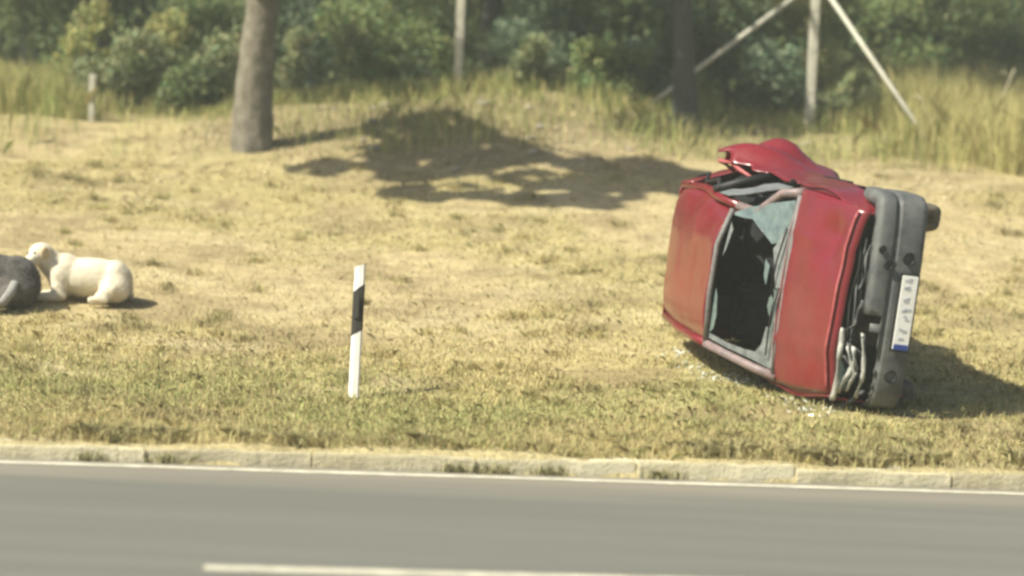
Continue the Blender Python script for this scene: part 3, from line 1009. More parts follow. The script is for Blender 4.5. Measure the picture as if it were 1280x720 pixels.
# local axes: x towards the tail, y away from the camera, z up
def dog(base, rz, fur, label, head, parts_extra, seed, pale=None):
    d = empty('dog', base, rz)
    tag(d, label, 'dog', None)
    body = [('e', (.38, 0, .225), (.40, .175, .188)),            # trunk
            ('e', (.14, 0, .245), (.17, .165, .20)),            # chest
            ('e', (.60, .0, .20), (.165, .19, .20)),            # rump
            ('e', (.62, -.13, .14), (.15, .09, .14), (0, .3, 0)),   # near haunch
            ('e', (.62, .15, .14), (.15, .09, .14)),
            ('e', (.10, -.10, .20), (.10, .08, .16)),           # shoulder
            ('c', [(.09, -.13, .14), (.13, -.15, .05), (-.02, -.17, .04), (-.10, -.18, .035)], [.065, .05, .042, .04]),
            ('c', [(.09, .13, .14), (.13, .15, .05), (-.04, .15, .04), (-.13, .15, .035)], [.065, .05, .042, .04]),
            ('c', [(.60, -.17, .12), (.50, -.22, .06), (.55, -.25, .035), (.42, -.27, .03)], [.085, .055, .04, .036]),
            ('c', [(.70, .10, .12), (.74, .20, .05), (.66, .28, .03), (.54, .30, .025)], [.05, .038, .03, .02])]
    me = blob_mesh('body', body + head['parts'] + parts_extra, .0135, 9)
    V = np.zeros(len(me.vertices) * 3, np.float32)
    me.vertices.foreach_get('co', V)
    V = V.reshape(-1, 3)
    N = np.zeros(len(me.vertices) * 3, np.float32)
    me.vertices.foreach_get('normal', N)
    V += N.reshape(-1, 3) * (.007 * (fbm(V[:, 0] * 16, V[:, 1] * 16, V[:, 2] * 16, seed, 3) - .5))[:, None]
    me.vertices.foreach_set('co', V.ravel())
    me.update()
    b = link('body', me, fur, d)
    tri = np.array([tuple(p_.vertices)[:3] for p_ in me.polygons])
    rg = np.random.default_rng(seed + 40)
    f_ = rg.integers(0, len(tri), 15000)
    w_ = rg.dirichlet((1, 1, 1), 15000)
    co = (V[tri[f_]] * w_[..., None]).sum(1)
    nn = N.reshape(-1, 3)[tri[f_, 0]]
    di = nn * .45 + np.array((.75, 0, -.45)) + rg.normal(0, .28, (15000, 3))
    di /= np.linalg.norm(di, axis=1)[:, None]
    sd2 = np.cross(di, rg.normal(0, 1, (15000, 3)))
    sd2 /= np.linalg.norm(sd2, axis=1)[:, None]
    ln2 = rg.uniform(.008, .02, 15000)[:, None] * (1 - .6 * (co[:, :1] < -.05))
    base_c = np.array(M[fur].node_tree.nodes['Color Ramp'].color_ramp.elements[1].color[:3])
    Vf = np.stack([co - sd2 * .0028 - nn * .002, co + sd2 * .0028 - nn * .002, co + di * ln2], 1).reshape(-1, 3)
    link('fur', fast_mesh('fur', Vf, 3, base_c * rg.uniform(.78, 1.08, (15000, 1))), 'grass', b, smooth=False)
    for (nm, c, r_, rot, mt) in head['bits']:
        bm = bmesh.new()
        bmesh.ops.create_icosphere(bm, subdivisions=2, radius=1)
        from mathutils import Euler
        bmesh.ops.transform(bm, matrix=Matrix.Translation(c) @ Euler(rot).to_matrix().to_4x4() @ Matrix.Diagonal((*r_, 1)), verts=bm.verts[:])
        me2 = bpy.data.meshes.new(nm)
        bm.to_mesh(me2); bm.free()
        link(nm, me2, mt, d)
    return d
hx, hy, hz = -.085, -.075, .42
head1 = {'parts': [('c', [(.09, 0, .28), (-.01, -.02, .35), (hx + .02, hy, hz - .01)], [.15, .125, .10]),
                   ('e', (hx, hy, hz + .01), (.118, .11, .108)),
                   ('c', [(hx - .04, hy - .05, hz - .02), (hx - .105, hy - .125, hz - .065)], [.07, .048]),
                   ('c', [(hx - .03, hy - .05, hz - .06), (hx - .085, hy - .095, hz - .105)], [.045, .026])],
         'bits': [('ear', (hx + .055, hy - .085, hz + .015), (.045, .02, .075), (.2, -.35, .5), 'fur_ear'),
                  ('ear', (hx - .055, hy + .085, hz + .02), (.045, .02, .07), (-.2, -.35, .6), 'fur_ear'),
                  ('nose', (hx - .148, hy - .160, hz - .045), (.03, .03, .024), (0, 0, 0), 'nose'),
                  ('mouth', (hx - .088, hy - .118, hz - .098), (.045, .012, .014), (0, .5, .8), 'nose'),
                  ('eye', (hx - .042, hy - .098, hz + .016), (.018, .018, .018), (0, 0, 0), 'nose'),
                  ('eye', (hx - .108, hy - .030, hz + .016), (.018, .018, .018), (0, 0, 0), 'nose'),
                  ('tongue', (hx - .095, hy - .125, hz - .088), (.03, .014, .008), (0, .5, .8), mat('dog_tongue', (.22, .08, .07), .5))]}
D1 = hit(62, 373)
dg1 = dog(D1 - np.array([0, 0, .01]), R(4), 'fur_cream', 'cream short haired dog lying on the grass with its head raised', head1, [], 1)
dg1.scale = (.91, 1.0, .92)
hx2, hy2, hz2 = -.10, .02, .43
head2 = {'parts': [('c', [(.06, 0, .30), (-.02, 0, .38), (hx2, hy2, hz2)], [.12, .10, .09]),
                   ('e', (hx2, hy2, hz2), (.10, .10, .10)),
                   ('c', [(hx2 - .05, hy2, hz2 - .02), (hx2 - .15, hy2 - .01, hz2 - .045)], [.065, .04])],
         'bits': [('ear', (hx2 + .02, hy2 - .10, hz2 + .02), (.04, .02, .08), (.2, -.2, .2), 'fur_grey'),
                  ('ear', (hx2 + .02, hy2 + .10, hz2 + .02), (.04, .02, .08), (-.2, -.2, 0), 'fur_grey'),
                  ('nose', (hx2 - .188, hy2 - .01, hz2 - .035), (.02, .02, .016), (0, 0, 0), 'nose'),
                  ('eye', (hx2 - .075, hy2 - .06, hz2 + .02), (.013, .013, .013), (0, 0, 0), 'nose'),
                  ('eye', (hx2 - .075, hy2 + .06, hz2 + .02), (.013, .013, .013), (0, 0, 0), 'nose'),
                  ]}
D2 = hit(-90, 378)
dg2 = dog(D2 - np.array([0, 0, .01]), R(6), 'fur_grey', 'dark grey dog with a pale hind foot lying beside the cream dog', head2, [], 2)
dg2.scale = (1.2, 1.15, 1.10)
tube('hind_foot', [(.62, -.20, .20), (.60, -.255, .13), (.55, -.285, .05), (.50, -.30, .028), (.43, -.31, .026)], [.03, .036, .032, .032, .026], 'fur_pale', dg2, 10)

# ------------------------------------------------------------------ the overturned car (x forward, y left, z up in its own axes)
car = empty('overturned_car')
tag(car, 'wrecked red hatchback lying on its side with windscreen smashed and grey bumper', 'car')
CM = np.array([[.14407, .09139, -.98534], [-.98787, -.04509, -.14862], [-.05802, .99479, .08379]])
CT = np.array([2.832, 17.392, 1.096])
car.matrix_world = Matrix(((*CM[0], CT[0]), (*CM[1], CT[1]), (*CM[2], CT[2]), (0, 0, 0, 1)))

def plan(x):   # narrowing of the body towards nose and tail
    return -.11 * sstep((x - 1.05) / .75) - .07 * sstep((-1.25 - x) / .6)
def yside(x, z):
    return .785 + plan(x) - .10 * (np.clip((.55 - z) / .35, 0, 2)) ** 2 - .05 * (np.clip((z - .60) / .35, 0, 2)) ** 2 + .012 * np.exp(-((z - .62) / .02) ** 2)
def zbelt(x):
    return np.interp(x, [-1.8, -1.0, .6, .85, 1.2, 1.72], [.955, .94, .925, .925, .865, .775])
AXF, AXR, WR = 1.16, -1.22, .285
def zlow(x):
    z = np.full_like(x, .245)
    for ax in (AXF, AXR):
        d = np.abs(x - ax)
        arch = np.sqrt(np.clip(.345 ** 2 - d ** 2, 0, None)) + .285
        z = np.where(d < .345, np.maximum(z, arch), z)
    return z
def dent(x, y, z, seed, amp=.03, f=2.2):
    a_ = fbm(x * f + 7, y * f + 3, z * f, seed, 3) - .5
    b_ = np.abs(fbm(x * f * .8 + 17, y * f * .8 + 3, z * f * .8, seed + 60, 2) - .5)
    return amp * (a_ * 1.3 + (.12 - b_) * 2.2 * (b_ < .12))
def side_panel(name, x0, x1, sgn, parent, seed, amp=.018, lift=None, ztop=None, nu=26, nv=14, lowfn=zlow):
    def fn(U, V):
        x = x0 + (x1 - x0) * U
        lo, hi = lowfn(x), (zbelt(x) if ztop is None else ztop(x))
        z = lo + (hi - lo) * V
        y = yside(x, z) + dent(x, y0 * 0 + sgn, z, seed, amp)
        if lift is not None:
            y = y + lift(x, z)
        return x, sgn * y, z
    y0 = np.zeros(1)
    return grid_panel(name, fn, nu, nv, 'paint', parent, .008)
for sg, sd_ in ((1, 11), (-1, 31)):
    fender = side_panel('front_fender', .655, 1.70, sg, car, sd_, .02, lift=(lambda x, z: -.05 * sstep((x - 1.3) / .4)) if sg > 0 else None, nu=34)
    if sg > 0:
        d1 = side_panel('front_door', -.235, .645, sg, car, sd_ + 1, .022, lift=lambda x, z: .03 * sstep((.2 - x) / .5))
        d2 = side_panel('rear_door', -1.06, -.25, sg, car, sd_ + 2, .03,
                        lift=lambda x, z: (.23 * np.exp(-((x + .74) / .30) ** 2) + .075 * (np.abs(np.sin(x * 8.5 + z * 7)) - .6) * np.exp(-((x + .74) / .36) ** 2)) * (.45 + .55 * sstep((z - .4) / .35)), ztop=lambda x: zbelt(x) + .02 + .24 * np.exp(-((x + .74) / .30) ** 2) + .03 * np.sin(x * 31), nu=40, nv=22)
        qp = side_panel('rear_fender', -1.78, -1.075, sg, car, sd_ + 3, .03, lift=lambda x, z: .05 * sstep((x + 1.6) / .4), nu=30)
        for dr, hx_ in ((d2, -.93),):
            yy = float(yside(np.array(hx_), np.array(.80))) + (.03 if dr is d1 else .17)
            box('door_handle', (hx_, yy + .022, .80), (.17, .05, .06), 'black', dr, .008)
    else:
        d1 = side_panel('front_door', -.235, .645, sg, car, sd_ + 1, .012)
        d2 = side_panel('rear_door', -1.06, -.25, sg, car, sd_ + 2, .012)
        qp = side_panel('rear_fender', -1.78, -1.075, sg, car, sd_ + 3, .012, nu=30)
        for dr, hx_ in ((d1, -.13), (d2, -.93)):
            box('door_handle', (hx_, -float(yside(np.array(hx_), np.array(.80))) - .006, .80), (.15, .03, .04), 'black', dr, .008)
    def flange(U, V, sg=sg):
        x = .66 + 1.0 * U
        z = zbelt(x)
        y = yside(x, z) * (1 - V) + (.64 - .05 * U) * V - .04 * V * 0
        return x, sg * y, z - .012 - .03 * V - .03 * U * V
    grid_panel('fender_flange', flange, 14, 4, 'paint', fender, .006)
    # sill
    box('sill', (0, sg * .70, .225), (1.72, .07, .09), 'paint', car, .015)
    box('side_moulding', (.2, sg * (.785 + .013), .52), (.82, .02, .05), 'black', d1, .006)

# roof
def roof_fn(U, V):
    x = .24 - 1.68 * U
    v = V * 2 - 1
    half = .575 - .02 * U
    y = v * half
    z = 1.345 + .05 * (1 - v ** 4) - .055 * (1 - np.sin(np.clip(.25 + U * .75, 0, 1) * math.pi)) ** 2 * .8 - .05 * np.abs(v) ** 12
    z = z + dent(x, y, z, 51, .026, 2.0)
    # left front corner and rail caved in
    z = z - .085 * np.exp(-(((x - .15) / .5) ** 2 + ((y - .58) / .22) ** 2))
    z = z - .05 * np.exp(-(((x + .75) / .3) ** 2 + ((y - .55) / .2) ** 2))
    y = y - .085 * np.exp(-(((x - .2) / .7) ** 2 + ((y - .6) / .25) ** 2))
    return x, y, z
grid_panel('roof', roof_fn, 44, 34, 'paint', car, .012)
# hood with a rolled, buckled front lip
def hood_fn(U, V):
    v = V * 2 - 1
    xf = 1.70 + .035 * (1 - v ** 2) + .05 * np.clip(v, 0, 1) ** 2
    x = .845 + (xf - .845) * U
    half = .715 - .06 * U ** 2
    y = v * half
    z = .955 - .165 * U ** 1.35 + .035 * (1 - v ** 2) * (1 - .3 * U) - .02 * np.abs(v) ** 8
    z = z + .010 * np.exp(-((np.abs(v) - .55) / .06) ** 2) * (1 - U * .3)
    z = z - .055 * sstep((U - .95) / .05)
    z = z + dent(x, y, z, 61, .024, 2.4)
    z = z - .06 * np.exp(-(((U - .72) / .14) ** 2 + ((v - .62) / .22) ** 2))       # dent near the left lamp
    z = z - .035 * np.clip(v, 0, 1) ** 2 * sstep((U - .5) / .5)
    z = z + .03 * np.exp(-(((U - 1.0) / .12) ** 2 + ((v + .5) / .3) ** 2))
    return x, y, z
hood = grid_panel('hood', hood_fn, 44, 40, 'paint', car, .010)
# highlight along the hood's leading edge, painted as a paler red tube
lip = []
for v in np.linspace(.02, .98, 26):
    x, y, z = hood_fn(np.array([.955]), np.array([v]))
    lip.append((float(x[0]) + .012, float(y[0]), float(z[0]) + .006))
tube('hood_lip_highlight', lip, .011, 'paint_edge', hood, 8)

# pillars, rails and windscreen frame
def sweep(name, pts, w, material, parent=car, n=8):
    return tube(name, pts, w, material, parent, n)
for sg in (1, -1):
    bend = .125 if sg > 0 else 0
    sweep('windscreen_pillar', [(.86, sg * .685, .935), (.66, sg * .655, 1.07 - bend * .3), (.45, sg * (.61 - bend), 1.215 - bend * .55), (.23, sg * (.565 - bend * .5), 1.345 - bend * .8)], [.040, .036, .034, .034], 'pillar')
    sweep('roof_rail', [(.23, sg * (.565 - bend * .5), 1.335 - bend * .8), (-.25, sg * (.575 - bend * .3), 1.335 - bend * .3), (-.8, sg * .57, 1.335 - bend * .7), (-1.42, sg * .55, 1.31)], .034, 'paint')
    sweep('centre_pillar', [(-.24, sg * .735, .90), (-.26, sg * .67, 1.12), (-.29, sg * .58, 1.33)], [.042, .036, .034], 'black')
    def cp(U, V, sg=sg):
        x0 = -1.08 - .10 * V
        x1 = -1.74 + .32 * V
        x = x0 + (x1 - x0) * U
        z = .93 + .40 * V
        y = .735 - .16 * V + plan(x) * .6
        return x, sg * (y + dent(x, y, z, 71, .012)), z
    grid_panel('rear_quarter_pillar', cp, 10, 10, 'paint', car, .014)
sweep('windscreen_header', [(.235, -.55, 1.350), (.25, -.2, 1.375), (.25, .2, 1.37), (.235, .475, 1.285)], .022, 'seal')
sweep('cowl_strip', [(.855, -.66, .955), (.90, -.3, .975), (.90, .3, .975), (.855, .66, .950)], .026, 'seal')
sweep('hood_rear_edge', [tuple(float(c_[0]) + d_ for c_, d_ in zip(hood_fn(np.array([.005]), np.array([v_])), (0, 0, .008))) for v_ in np.linspace(.02, .98, 16)], .010, 'pillar')
# windscreen remains: jagged sheets of crazed green glass round the frame
WTL, WTR = np.array((.245, .475, 1.285)), np.array((.245, -.53, 1.345))
WBL, WBR = np.array((.85, .655, .965)), np.array((.85, -.655, .965))
def ws(a, b, out=.0):           # a: 0 header .. 1 cowl, b: 0 left .. 1 right
    p = (WTL * (1 - b) + WTR * b) * (1 - a) + (WBL * (1 - b) + WBR * b) * a
    bow = .05 * math.sin(math.pi * b)
    return p + np.array((.55, 0, .83)) * (bow * .7 + out)
wind = empty('windscreen')
wind.parent = car
def shard(poly, mt, out, th=.006, name='glass_shard', parent=wind):
    V = [ws(a, b, out + .0) for a, b in poly] + [ws(a, b, out - th) for a, b in poly]
    n = len(poly)
    F = [tuple(range(n)), tuple(range(2 * n - 1, n - 1, -1))] + [(k, n + k, n + (k + 1) % n, (k + 1) % n) for k in range(n)]
    return link(name, mesh(name, V, F), mt, parent, smooth=False)
shard([(.03, .03), (.25, .01), (.60, .01), (.97, .02), (.97, .13), (.90, .19), (.84, .26), (.74, .27), (.60, .21), (.46, .15), (.36, .10), (.2, .08), (.05, .05)], 'glass', 0)
shard([(.78, .30), (.97, .14), (.97, .34), (.97, .55), (.90, .52), (.86, .43)], 'crazed', .004)
shard([(.88, .53), (.97, .55), (.97, .75), (.90, .78), (.93, .66)], 'glass', .002)
shard([(.84, .76), (.97, .75), (.97, .985), (.6, .985), (.3, .99), (.03, .985), (.03, .945), (.3, .955), (.55, .945), (.72, .93), (.80, .87)], 'crazed', .0)
shard([(.03, .60), (.07, .66), (.10, .80), (.08, .9), (.03, .94)], 'glass', .003)
shard([(.03, .10), (.09, .16), (.06, .3), (.03, .36)], 'crazed', .003)
shard([(.66, .36), (.74, .40), (.73, .52), (.68, .47)], 'glass', -.02)
shard([(.82, .56), (.88, .60), (.85, .70), (.80, .64)], 'glass', -.015)
for b0, b1, a0 in ((.18, .58, .93), (.52, .92, .96)):
    tube('wiper', [ws(a0 + .03, b0, .03), ws(a0 - .03, (b0 + b1) / 2, .035), ws(a0 - .05, b1, .03)], [.009, .007, .005], 'black', car, 6)
# side glass remains (left side, facing up)
def sglass(poly, mt, name='side_window', sg=1):
    def P(x, t):
        return np.array((x, sg * (.715 - .15 * t), .935 + .385 * t))
    V = [P(*p) for p in poly] + [P(*p) - np.array((0, sg * .006, .002)) for p in poly]
    n = len(poly)
    F = [tuple(range(n)), tuple(range(2 * n - 1, n - 1, -1))] + [(k, n + k, n + (k + 1) % n, (k + 1) % n) for k in range(n)]
    return link(name, mesh(name, V, F), mt, car, smooth=False)
sglass([(.60, .03), (.42, .40), (.30, .75), (.10, .96), (-.2, .96), (-.2, .70), (-.05, .62), (.05, .42), (.0, .2), (.15, .02)], 'crazed')
sglass([(-.30, .05), (-.30, .5), (-.42, .62), (-.55, .4), (-.75, .35), (-.9, .1), (-.9, .03)], 'glass')
sglass([(.58, .05), (.28, .85), (-.2, .9), (-.2, .05)], 'crazed', sg=-1)
sglass([(-.30, .05), (-.33, .9), (-1.0, .85), (-1.02, .05)], 'crazed', sg=-1)
# torn weather strip and bent frame pieces along the open rear door
tube('door_frame_trim', [(-.34, .70, 1.0), (-.5, .75, 1.08), (-.62, .80, 1.15), (-.75, .80, 1.20), (-.86, .78, 1.13), (-1.02, .72, 1.0)], [.012, .018, .012, .02, .014, .012], 'paint_edge', car, 7)
tube('torn_seal', [(-.25, .60, 1.30), (-.5, .66, 1.24), (-.75, .62, 1.29), (-1.05, .68, 1.20), (-1.2, .64, 1.26)], [.014, .02, .012, .018, .01], 'black', car, 7)
# rear end
def tail_fn(U, V):
    v = V * 2 - 1
    zz = 1.33 - 1.02 * U
    x = np.interp(U, [0, .38, .45, 1], [-1.44, -1.74, -1.79, -1.80]) - .03 * (1 - v ** 2)
    half = np.interp(U, [0, .38, 1], [.54, .665, .68])
    return x + dent(x, v, zz, 81, .012), v * half, zz
grid_panel('tailgate', tail_fn, 24, 22, 'paint', car, .012)
def rglass(U, V):
    x, y, z = tail_fn(.06 + .30 * U, .09 + .82 * V)
    return x - .016, y, z
grid_panel('rear_window', rglass, 8, 12, 'glass', car, .005)
for sg in (1, -1):
    box('tail_lamp', (-1.765, sg * .66, .74), (.10, .12, .30), mat('tail_lamp_red', (.30, .02, .015), .25), car, .015)
def bumper(name, sgn, x0, material, cut=None, amp=.014, seed=91):
    path = np.array([(1.36, -.785), (1.50, -.785), (1.66, -.775), (1.745, -.735), (1.785, -.60), (1.805, -.35), (1.815, 0), (1.805, .35), (1.785, .60), (1.745, .735), (1.66, .775), (1.50, .785), (1.36, .785)])
    t = np.linspace(0, 12, 73)
    xs, ys = np.interp(t, range(13), path[:, 0]), np.interp(t, range(13), path[:, 1])
    for _ in range(2):
        xs[1:-1] = (xs[:-2] + 2 * xs[1:-1] + xs[2:]) / 4
        ys[1:-1] = (ys[:-2] + 2 * ys[1:-1] + ys[2:]) / 4
    ys = np.where(ys < -.5, -.5 + (ys + .5) * .72, ys) if sgn > 0 else ys
    nx, ny = np.gradient(ys), -np.gradient(xs)
    l = np.hypot(nx, ny)
    nx, ny = nx / l, ny / l
    prof = [(-.05, .285), (-.004, .290), (.014, .30), (.02, .33), (.022, .37), (.024, .47), (.022, .485), (.006, .492), (.006, .51), (.022, .517), (.026, .53), (.026, .605), (.018, .632), (-.02, .645), (-.07, .648)]
    V = []
    for i in range(len(xs)):
        for (o_, z) in prof:
            dd = float(dent(xs[i], ys[i], z, seed, amp, 2.6))
            V.append((sgn * (xs[i] + nx[i] * (o_ + dd)), ys[i] + ny[i] * (o_ + dd), z + dd * .5))
    n = len(prof)
    torn = lambda i, j: sgn > 0 and ys[i] < -.12 + .05 * math.sin(i * 2.3) and j >= (8 if ys[i] < -.30 else 10) + (i * 7 % 3 == 0)
    F = [(i * n + j, (i + 1) * n + j, (i + 1) * n + j + 1, i * n + j + 1) for i in range(len(xs) - 1) for j in range(n - 1) if not torn(i, j)]
    o = link(name, mesh(name, V, F), material, car)
    s = o.modifiers.new('thickness', 'SOLIDIFY')
    s.thickness = .006
    return o
fbmp = bumper('front_bumper', 1, 0, 'bumper')
bumper('rear_bumper', -1, 0, 'bumper', seed=95)
# openings in the front bumper
for (y, z, w, h) in ((.36, .405, .07, .07), (.30, .545, .05, .05), (.40, .60, .05, .045), (-.47, .40, .08, .07)):
    x = 1.80 if abs(y) > .4 else 1.822
    lathe('bumper_opening', [(-.05, .001), (-.045, min(w, h) * .5), (.052, min(w, h) * .52), (.056, min(w, h) * .62), (.050, min(w, h) * .66)], 'black', fbmp, 18, 'x', (x - .018, y, z))
# number plate
pl = box('number_plate', (1.862, -.015, .375), (.012, .52, .115), 'plate', car, .004)
box('blue_band', (1.870, -.255, .375), (.004, .038, .105), 'plate_blue', pl, .0)
prg = random.Random(2)
for k, yy in enumerate((-.205, -.145, -.05, .01, .075, .155, .215)):
    for j in range(2):
        box('plate_mark', (1.869, yy + prg.uniform(-.012, .012), 0.375 + prg.uniform(-.016, .016)), (.003, prg.uniform(.010, .022), prg.uniform(.02, .05)), 'plate_ink', pl, .0,
            rot=Matrix.Rotation(prg.uniform(-.5, .5), 3, 'X'))
box('plate_holder', (1.850, -.015, .375), (.014, .55, .14), 'black', car, .004)
# nose: radiator panel, grille, lamps, buckled metal
box('radiator_panel', (1.60, 0, .52), (.03, 1.22, .50), 'cavity', car, .004)
box('radiator', (1.635, .02, .56), (.03, .62, .22), 'rust', car, .004)
for k, z in enumerate((.672, .70, .728)):
    pts = []
    for y in np.linspace(-.30, .46, 9):
        pts.append((1.745 - .05 * (y / .5) ** 2 + .022 * math.sin(y * 13 + k * 2), y, z + .012 * math.sin(y * 9 + k)))
    tube('grille_bar', pts, .008, 'black' if k != 1 else 'bumper', car, 6)
def lamp(sg, broken):
    l = empty('headlight')
    l.parent = car
    lathe('lamp_bowl', [(-.10, .012), (-.09, .05), (-.04, .078), (.0, .09), (.006, .094)], 'black' if not broken else 'lamp_clear', l, 20, 'x', (1.70, sg * .475, .69))
    box('lamp_housing', (1.645, sg * .50, .69), (.06, .26, .14), 'black' if not broken else 'bumper', l, .015)
    if broken:
        V = [(1.735, -.39, .75), (1.715, -.60, .74), (1.70, -.61, .67), (1.725, -.52, .64), (1.74, -.44, .66), (1.728, -.47, .70)]
        n = len(V)
        V2 = V + [(x - .006, y, z) for x, y, z in V]
        F = [tuple(range(n)), tuple(range(2 * n - 1, n - 1, -1))] + [(k, n + k, n + (k + 1) % n, (k + 1) % n) for k in range(n)]
        link('broken_lens', mesh('broken_lens', V2, F), 'glass', l, smooth=False)
lamp(1, False)
lamp(-1, True)
crg = random.Random(9)
strips = [([(1.72, -.64, .72), (1.78, -.52, .70), (1.80, -.40, .66), (1.77, -.30, .675)], .018),
          ([(1.75, -.62, .67), (1.80, -.50, .655), (1.79, -.36, .70), (1.73, -.26, .73)], .014),
          ([(1.74, -.20, .74), (1.80, -.14, .70), (1.77, -.05, .68), (1.79, .03, .665)], .012),
          ([(1.71, -.70, .755), (1.75, -.55, .752), (1.755, -.34, .765), (1.74, -.18, .762)], .020),
          ([(1.76, .10, .70), (1.79, .2, .67), (1.76, .32, .685), (1.77, .42, .66)], .010),
          ([(1.70, -.48, .60), (1.79, -.45, .66), (1.76, -.37, .73)], .013),
          ([(1.74, -.66, .60), (1.79, -.52, .585), (1.80, -.36, .60), (1.76, -.2, .62)], .016),
          ([(1.72, -.40, .56), (1.78, -.34, .62), (1.74, -.28, .70), (1.70, -.22, .66)], .012),
          ([(1.70, -.72, .66), (1.74, -.66, .60), (1.70, -.60, .54)], .02)]
for k, (p, w) in enumerate(strips):
    u = np.linspace(0, len(p) - 1, 14)
    pp = np.stack([np.interp(u, range(len(p)), [q[i] for q in p]) for i in range(3)], -1)
    V, F = [], []
    for i, q in enumerate(pp):
        tw = math.sin(i * .8 + k) * .8
        dv = np.array([math.sin(tw), .15 * math.sin(i * 2.1), math.cos(tw)]) * w
        V += [q - dv, q + dv]
    F = [(2 * i, 2 * i + 2, 2 * i + 3, 2 * i + 1) for i in range(len(pp) - 1)]
    o = link('buckled_strip', mesh('buckled_strip', V, F), 'alu' if k in (0, 1, 3, 6) else 'bumper', car)
    s = o.modifiers.new('thickness', 'SOLIDIFY')
    s.thickness = .004
# underside and interior
box('floor_pan', (-.1, 0, .235), (3.3, 1.32, .03), 'rust', car, .005)
box('engine_tray', (1.25, 0, .30), (.62, .70, .18), 'rust', car, .02)
box('firewall', (.80, 0, .58), (.03, 1.28, .66), 'cavity', car, .004)
tube('exhaust_pipe', [(.9, .18, .19), (.2, .16, .185), (-.8, .2, .19), (-1.2, .3, .2), (-1.78, .36, .22)], .025, 'rust', car, 8)
tube('rear_axle', [(AXR, -.62, .28), (AXR, .62, .28)], .035, 'rust', car, 8)
tube('front_axle', [(AXF, -.62, .28), (AXF, .62, .28)], .03, 'rust', car, 8)
box('fuel_tank', (-.85, -.1, .19), (.5, .7, .1), 'rust', car, .03)
def dash(U, V):
    a = U
    x = .78 - .34 * np.sin(a * math.pi / 2) + .05 * a
    z = .925 - .30 * a ** 2.2
    y = (V * 2 - 1) * .66
    return x + 0 * y, y, z + .03 * np.exp(-((y - .33) / .2) ** 2) * (1 - a)
grid_panel('dashboard', dash, 12, 16, 'cavity', car, .02)
sw = empty('steering_wheel')
sw.parent = car
ring = []
for k in range(25):
    t = 2 * math.pi * k / 24
    c = np.array((.36, .34, .80)) + .185 * (math.cos(t) * np.array((0, 1, 0)) + math.sin(t) * np.array((-.42, 0, .91)) * 1.0)
    ring.append(c)
tube('rim', ring, .014, 'black', sw, 8)
for t in (0, 2.3, 4.0):
    c = np.array((.36, .34, .80))
    tube('spoke', [c, c + .185 * (math.cos(t) * np.array((0, 1, 0)) + math.sin(t) * np.array((-.42, 0, .91)))], .012, 'black', sw, 6)
for sg in (1, -1):
    st = empty('front_seat')
    st.parent = car
    box('cushion', (-.02, sg * .34, .42), (.50, .46, .15), 'seat', st, .05, seg=3)
    box('backrest', (-.33, sg * .34, .72), (.14, .46, .60), 'seat', st, .05, rot=Matrix.Rotation(-.22, 3, 'Y'), seg=3)
    box('headrest', (-.42, sg * .34, 1.10), (.09, .26, .17), 'seat', st, .035, rot=Matrix.Rotation(-.15, 3, 'Y'), seg=3)
rs_ = empty('rear_bench')
rs_.parent = car
box('cushion', (-.85, 0, .42), (.48, 1.16, .15), 'seat', rs_, .05, seg=3)
box('backrest', (-1.18, 0, .72), (.14, 1.16, .55), 'seat', rs_, .05, rot=Matrix.Rotation(-.25, 3, 'Y'), seg=3)
def headliner(U, V):
    x, y, z = roof_fn(.01 + .97 * U, .03 + .94 * V)
    return x, y, z - .03
grid_panel('headliner', headliner, 14, 12, 'cavity', car, .01)
# door mirror knocked flat
box('mirror_stub', (.56, .745, .945), (.07, .04, .05), 'black', car, .012)
box('door_mirror', (.50, -.74, .93), (.10, .08, .11), 'black', car, .02, seg=3)
# wheels
def wheel(x, sg, steer=0.0):
    w = empty('wheel', (x, sg * .645, WR))
    w.parent = car
    w.rotation_euler = (0, 0, steer)
    lathe('tyre', [(-.075, .185), (-.085, .215), (-.088, .250), (-.078, .268), (-.062, .279), (-.04, WR - .001), (-.022, WR - .001), (-.019, WR - .008), (-.014, WR - .008), (-.011, WR + .001), (.011, WR + .001), (.014, WR - .008), (.019, WR - .008), (.022, WR - .001), (.04, WR - .001), (.062, .279), (.078, .268), (.088, .250), (.085, .215), (.075, .185)], 'rubber', w, 36)
    lathe('rim', [(-sg * .05, .186), (sg * .062, .186), (sg * .07, .178), (sg * .045, .165), (sg * .03, .11), (sg * .05, .07), (sg * .055, .0)], 'steel', w, 30)
    lathe('hub', [(sg * .04, .05), (sg * .072, .045), (sg * .078, .001)], 'black', w, 14)
    for k in range(4):
        t = math.pi / 4 + k * math.pi / 2
        lathe('wheel_nut', [(sg * .045, .012), (sg * .064, .011), (sg * .066, .001)], 'steel', w, 6, 'y', (.075 * math.cos(t), 0, .075 * math.sin(t)))
    lathe('brake_drum', [(-sg * .06, .001), (-sg * .06, .12), (sg * .02, .12)], 'rust', w, 20)
wheel(AXF, 1, R(-3)); wheel(AXF, -1, R(-3)); wheel(AXR, 1); wheel(AXR, -1)
for sg in (1, -1):
    for ax in (AXF, AXR):
        def liner(U, V, sg=sg, ax=ax):
            a_ = math.pi * U
            return ax + .338 * np.cos(a_), sg * (.42 + .22 * V), .29 + .338 * np.sin(a_)
        grid_panel('wheel_arch_liner', liner, 18, 3, 'black', car, .006)

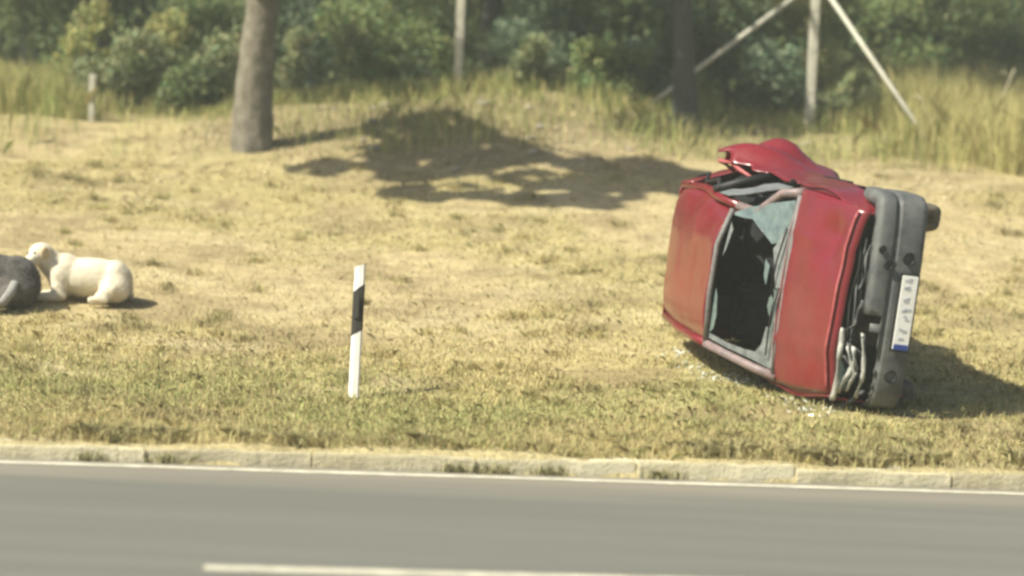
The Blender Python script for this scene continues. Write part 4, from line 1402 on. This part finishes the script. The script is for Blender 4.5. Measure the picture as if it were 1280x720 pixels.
# crumbs of safety glass shaken out under the windscreen
rg = np.random.default_rng(66)
nC = 420
pc = [hit(a_, b_) for a_, b_ in ((845, 440), (862, 458), (885, 468), (915, 474), (945, 480), (980, 500), (1010, 512), (1045, 510))]
ii = rg.integers(0, len(pc), nC)
P = np.array(pc)[ii] + np.stack([rg.normal(0, .09, nC), rg.normal(-.06, .12, nC), np.zeros(nC)], -1)
P[:, 2] = zt(P[:, 0], P[:, 1]) + .012
a = rg.normal(0, 1, (nC, 3)); a[:, 2] *= .4
b = rg.normal(0, 1, (nC, 3)); b[:, 2] *= .4
sz = rg.uniform(.006, .02, nC)[:, None]
a *= sz / np.linalg.norm(a, axis=1)[:, None]; b *= sz / np.linalg.norm(b, axis=1)[:, None]
o = link('glass_crumbs', fast_mesh('glass_crumbs', np.stack([P - a, P + b, P + a, P - b], 1).reshape(-1, 3), 4), mat('glass_crumb', (.62, .66, .60), .25), None, smooth=False)
tag(o, 'pale crumbs of broken glass on the grass under the car', 'broken glass', kind='stuff')

# dry leaf litter and twigs caught at the foot of the fence
rg = np.random.default_rng(91)
nL = 5200
s_ = rg.uniform(-3.4, 7.0, nL); q_ = rg.normal(14.0, 1.5, nL)
k_ = (fbm(s_ * 1.4, q_ * 1.4, 0, 93, 3) > .48) & (q_ > 9)
s_, q_ = s_[k_], q_[k_]
x_, y_ = to_xy(s_, q_)
P = np.stack([x_, y_, zt(x_, y_) + .015], -1)
nL = len(P)
a = rg.normal(0, 1, (nL, 3)); a[:, 2] = np.abs(a[:, 2]) * .7
b = rg.normal(0, 1, (nL, 3)); b[:, 2] *= .3
a /= np.linalg.norm(a, axis=1)[:, None]; b /= np.linalg.norm(b, axis=1)[:, None]
L_ = rg.uniform(.02, .07, nL)[:, None]
V_ = np.stack([P - a * L_ * .2, P + b * L_ * .4, P + a * L_, P - b * L_ * .4], 1).reshape(-1, 3)
o = link('leaf_litter', fast_mesh('leaf_litter', V_, 4, np.array((.54, .45, .28)) * rg.uniform(.45, 1.25, (nL, 1))), 'grass', None, smooth=False)
tag(o, 'pale dead leaves strewn in the shade at the foot of the fence', 'leaf litter', kind='stuff')

# ------------------------------------------------------------------ added haze veil that lifts the dark tones
hz_ = box('haze', (0, 22, 7.0), (60, 60, 18), None, None, 0)
hm = bpy.data.materials.new('added_haze')
hm.use_nodes = True
hn = hm.node_tree
hn.nodes.remove(hn.nodes['Principled BSDF'])
pv = hn.nodes.new('ShaderNodeVolumePrincipled')
pv.inputs['Color'].default_value = (.90, .96, .84, 1)
pv.inputs['Density'].default_value = .0024
hn.links.new(pv.outputs[0], hn.nodes['Material Output'].inputs['Volume'])
hz_.data.materials.append(hm)
tag(hz_, 'thin haze added over the road and the bank to lift the dark tones', 'haze', kind='stuff')
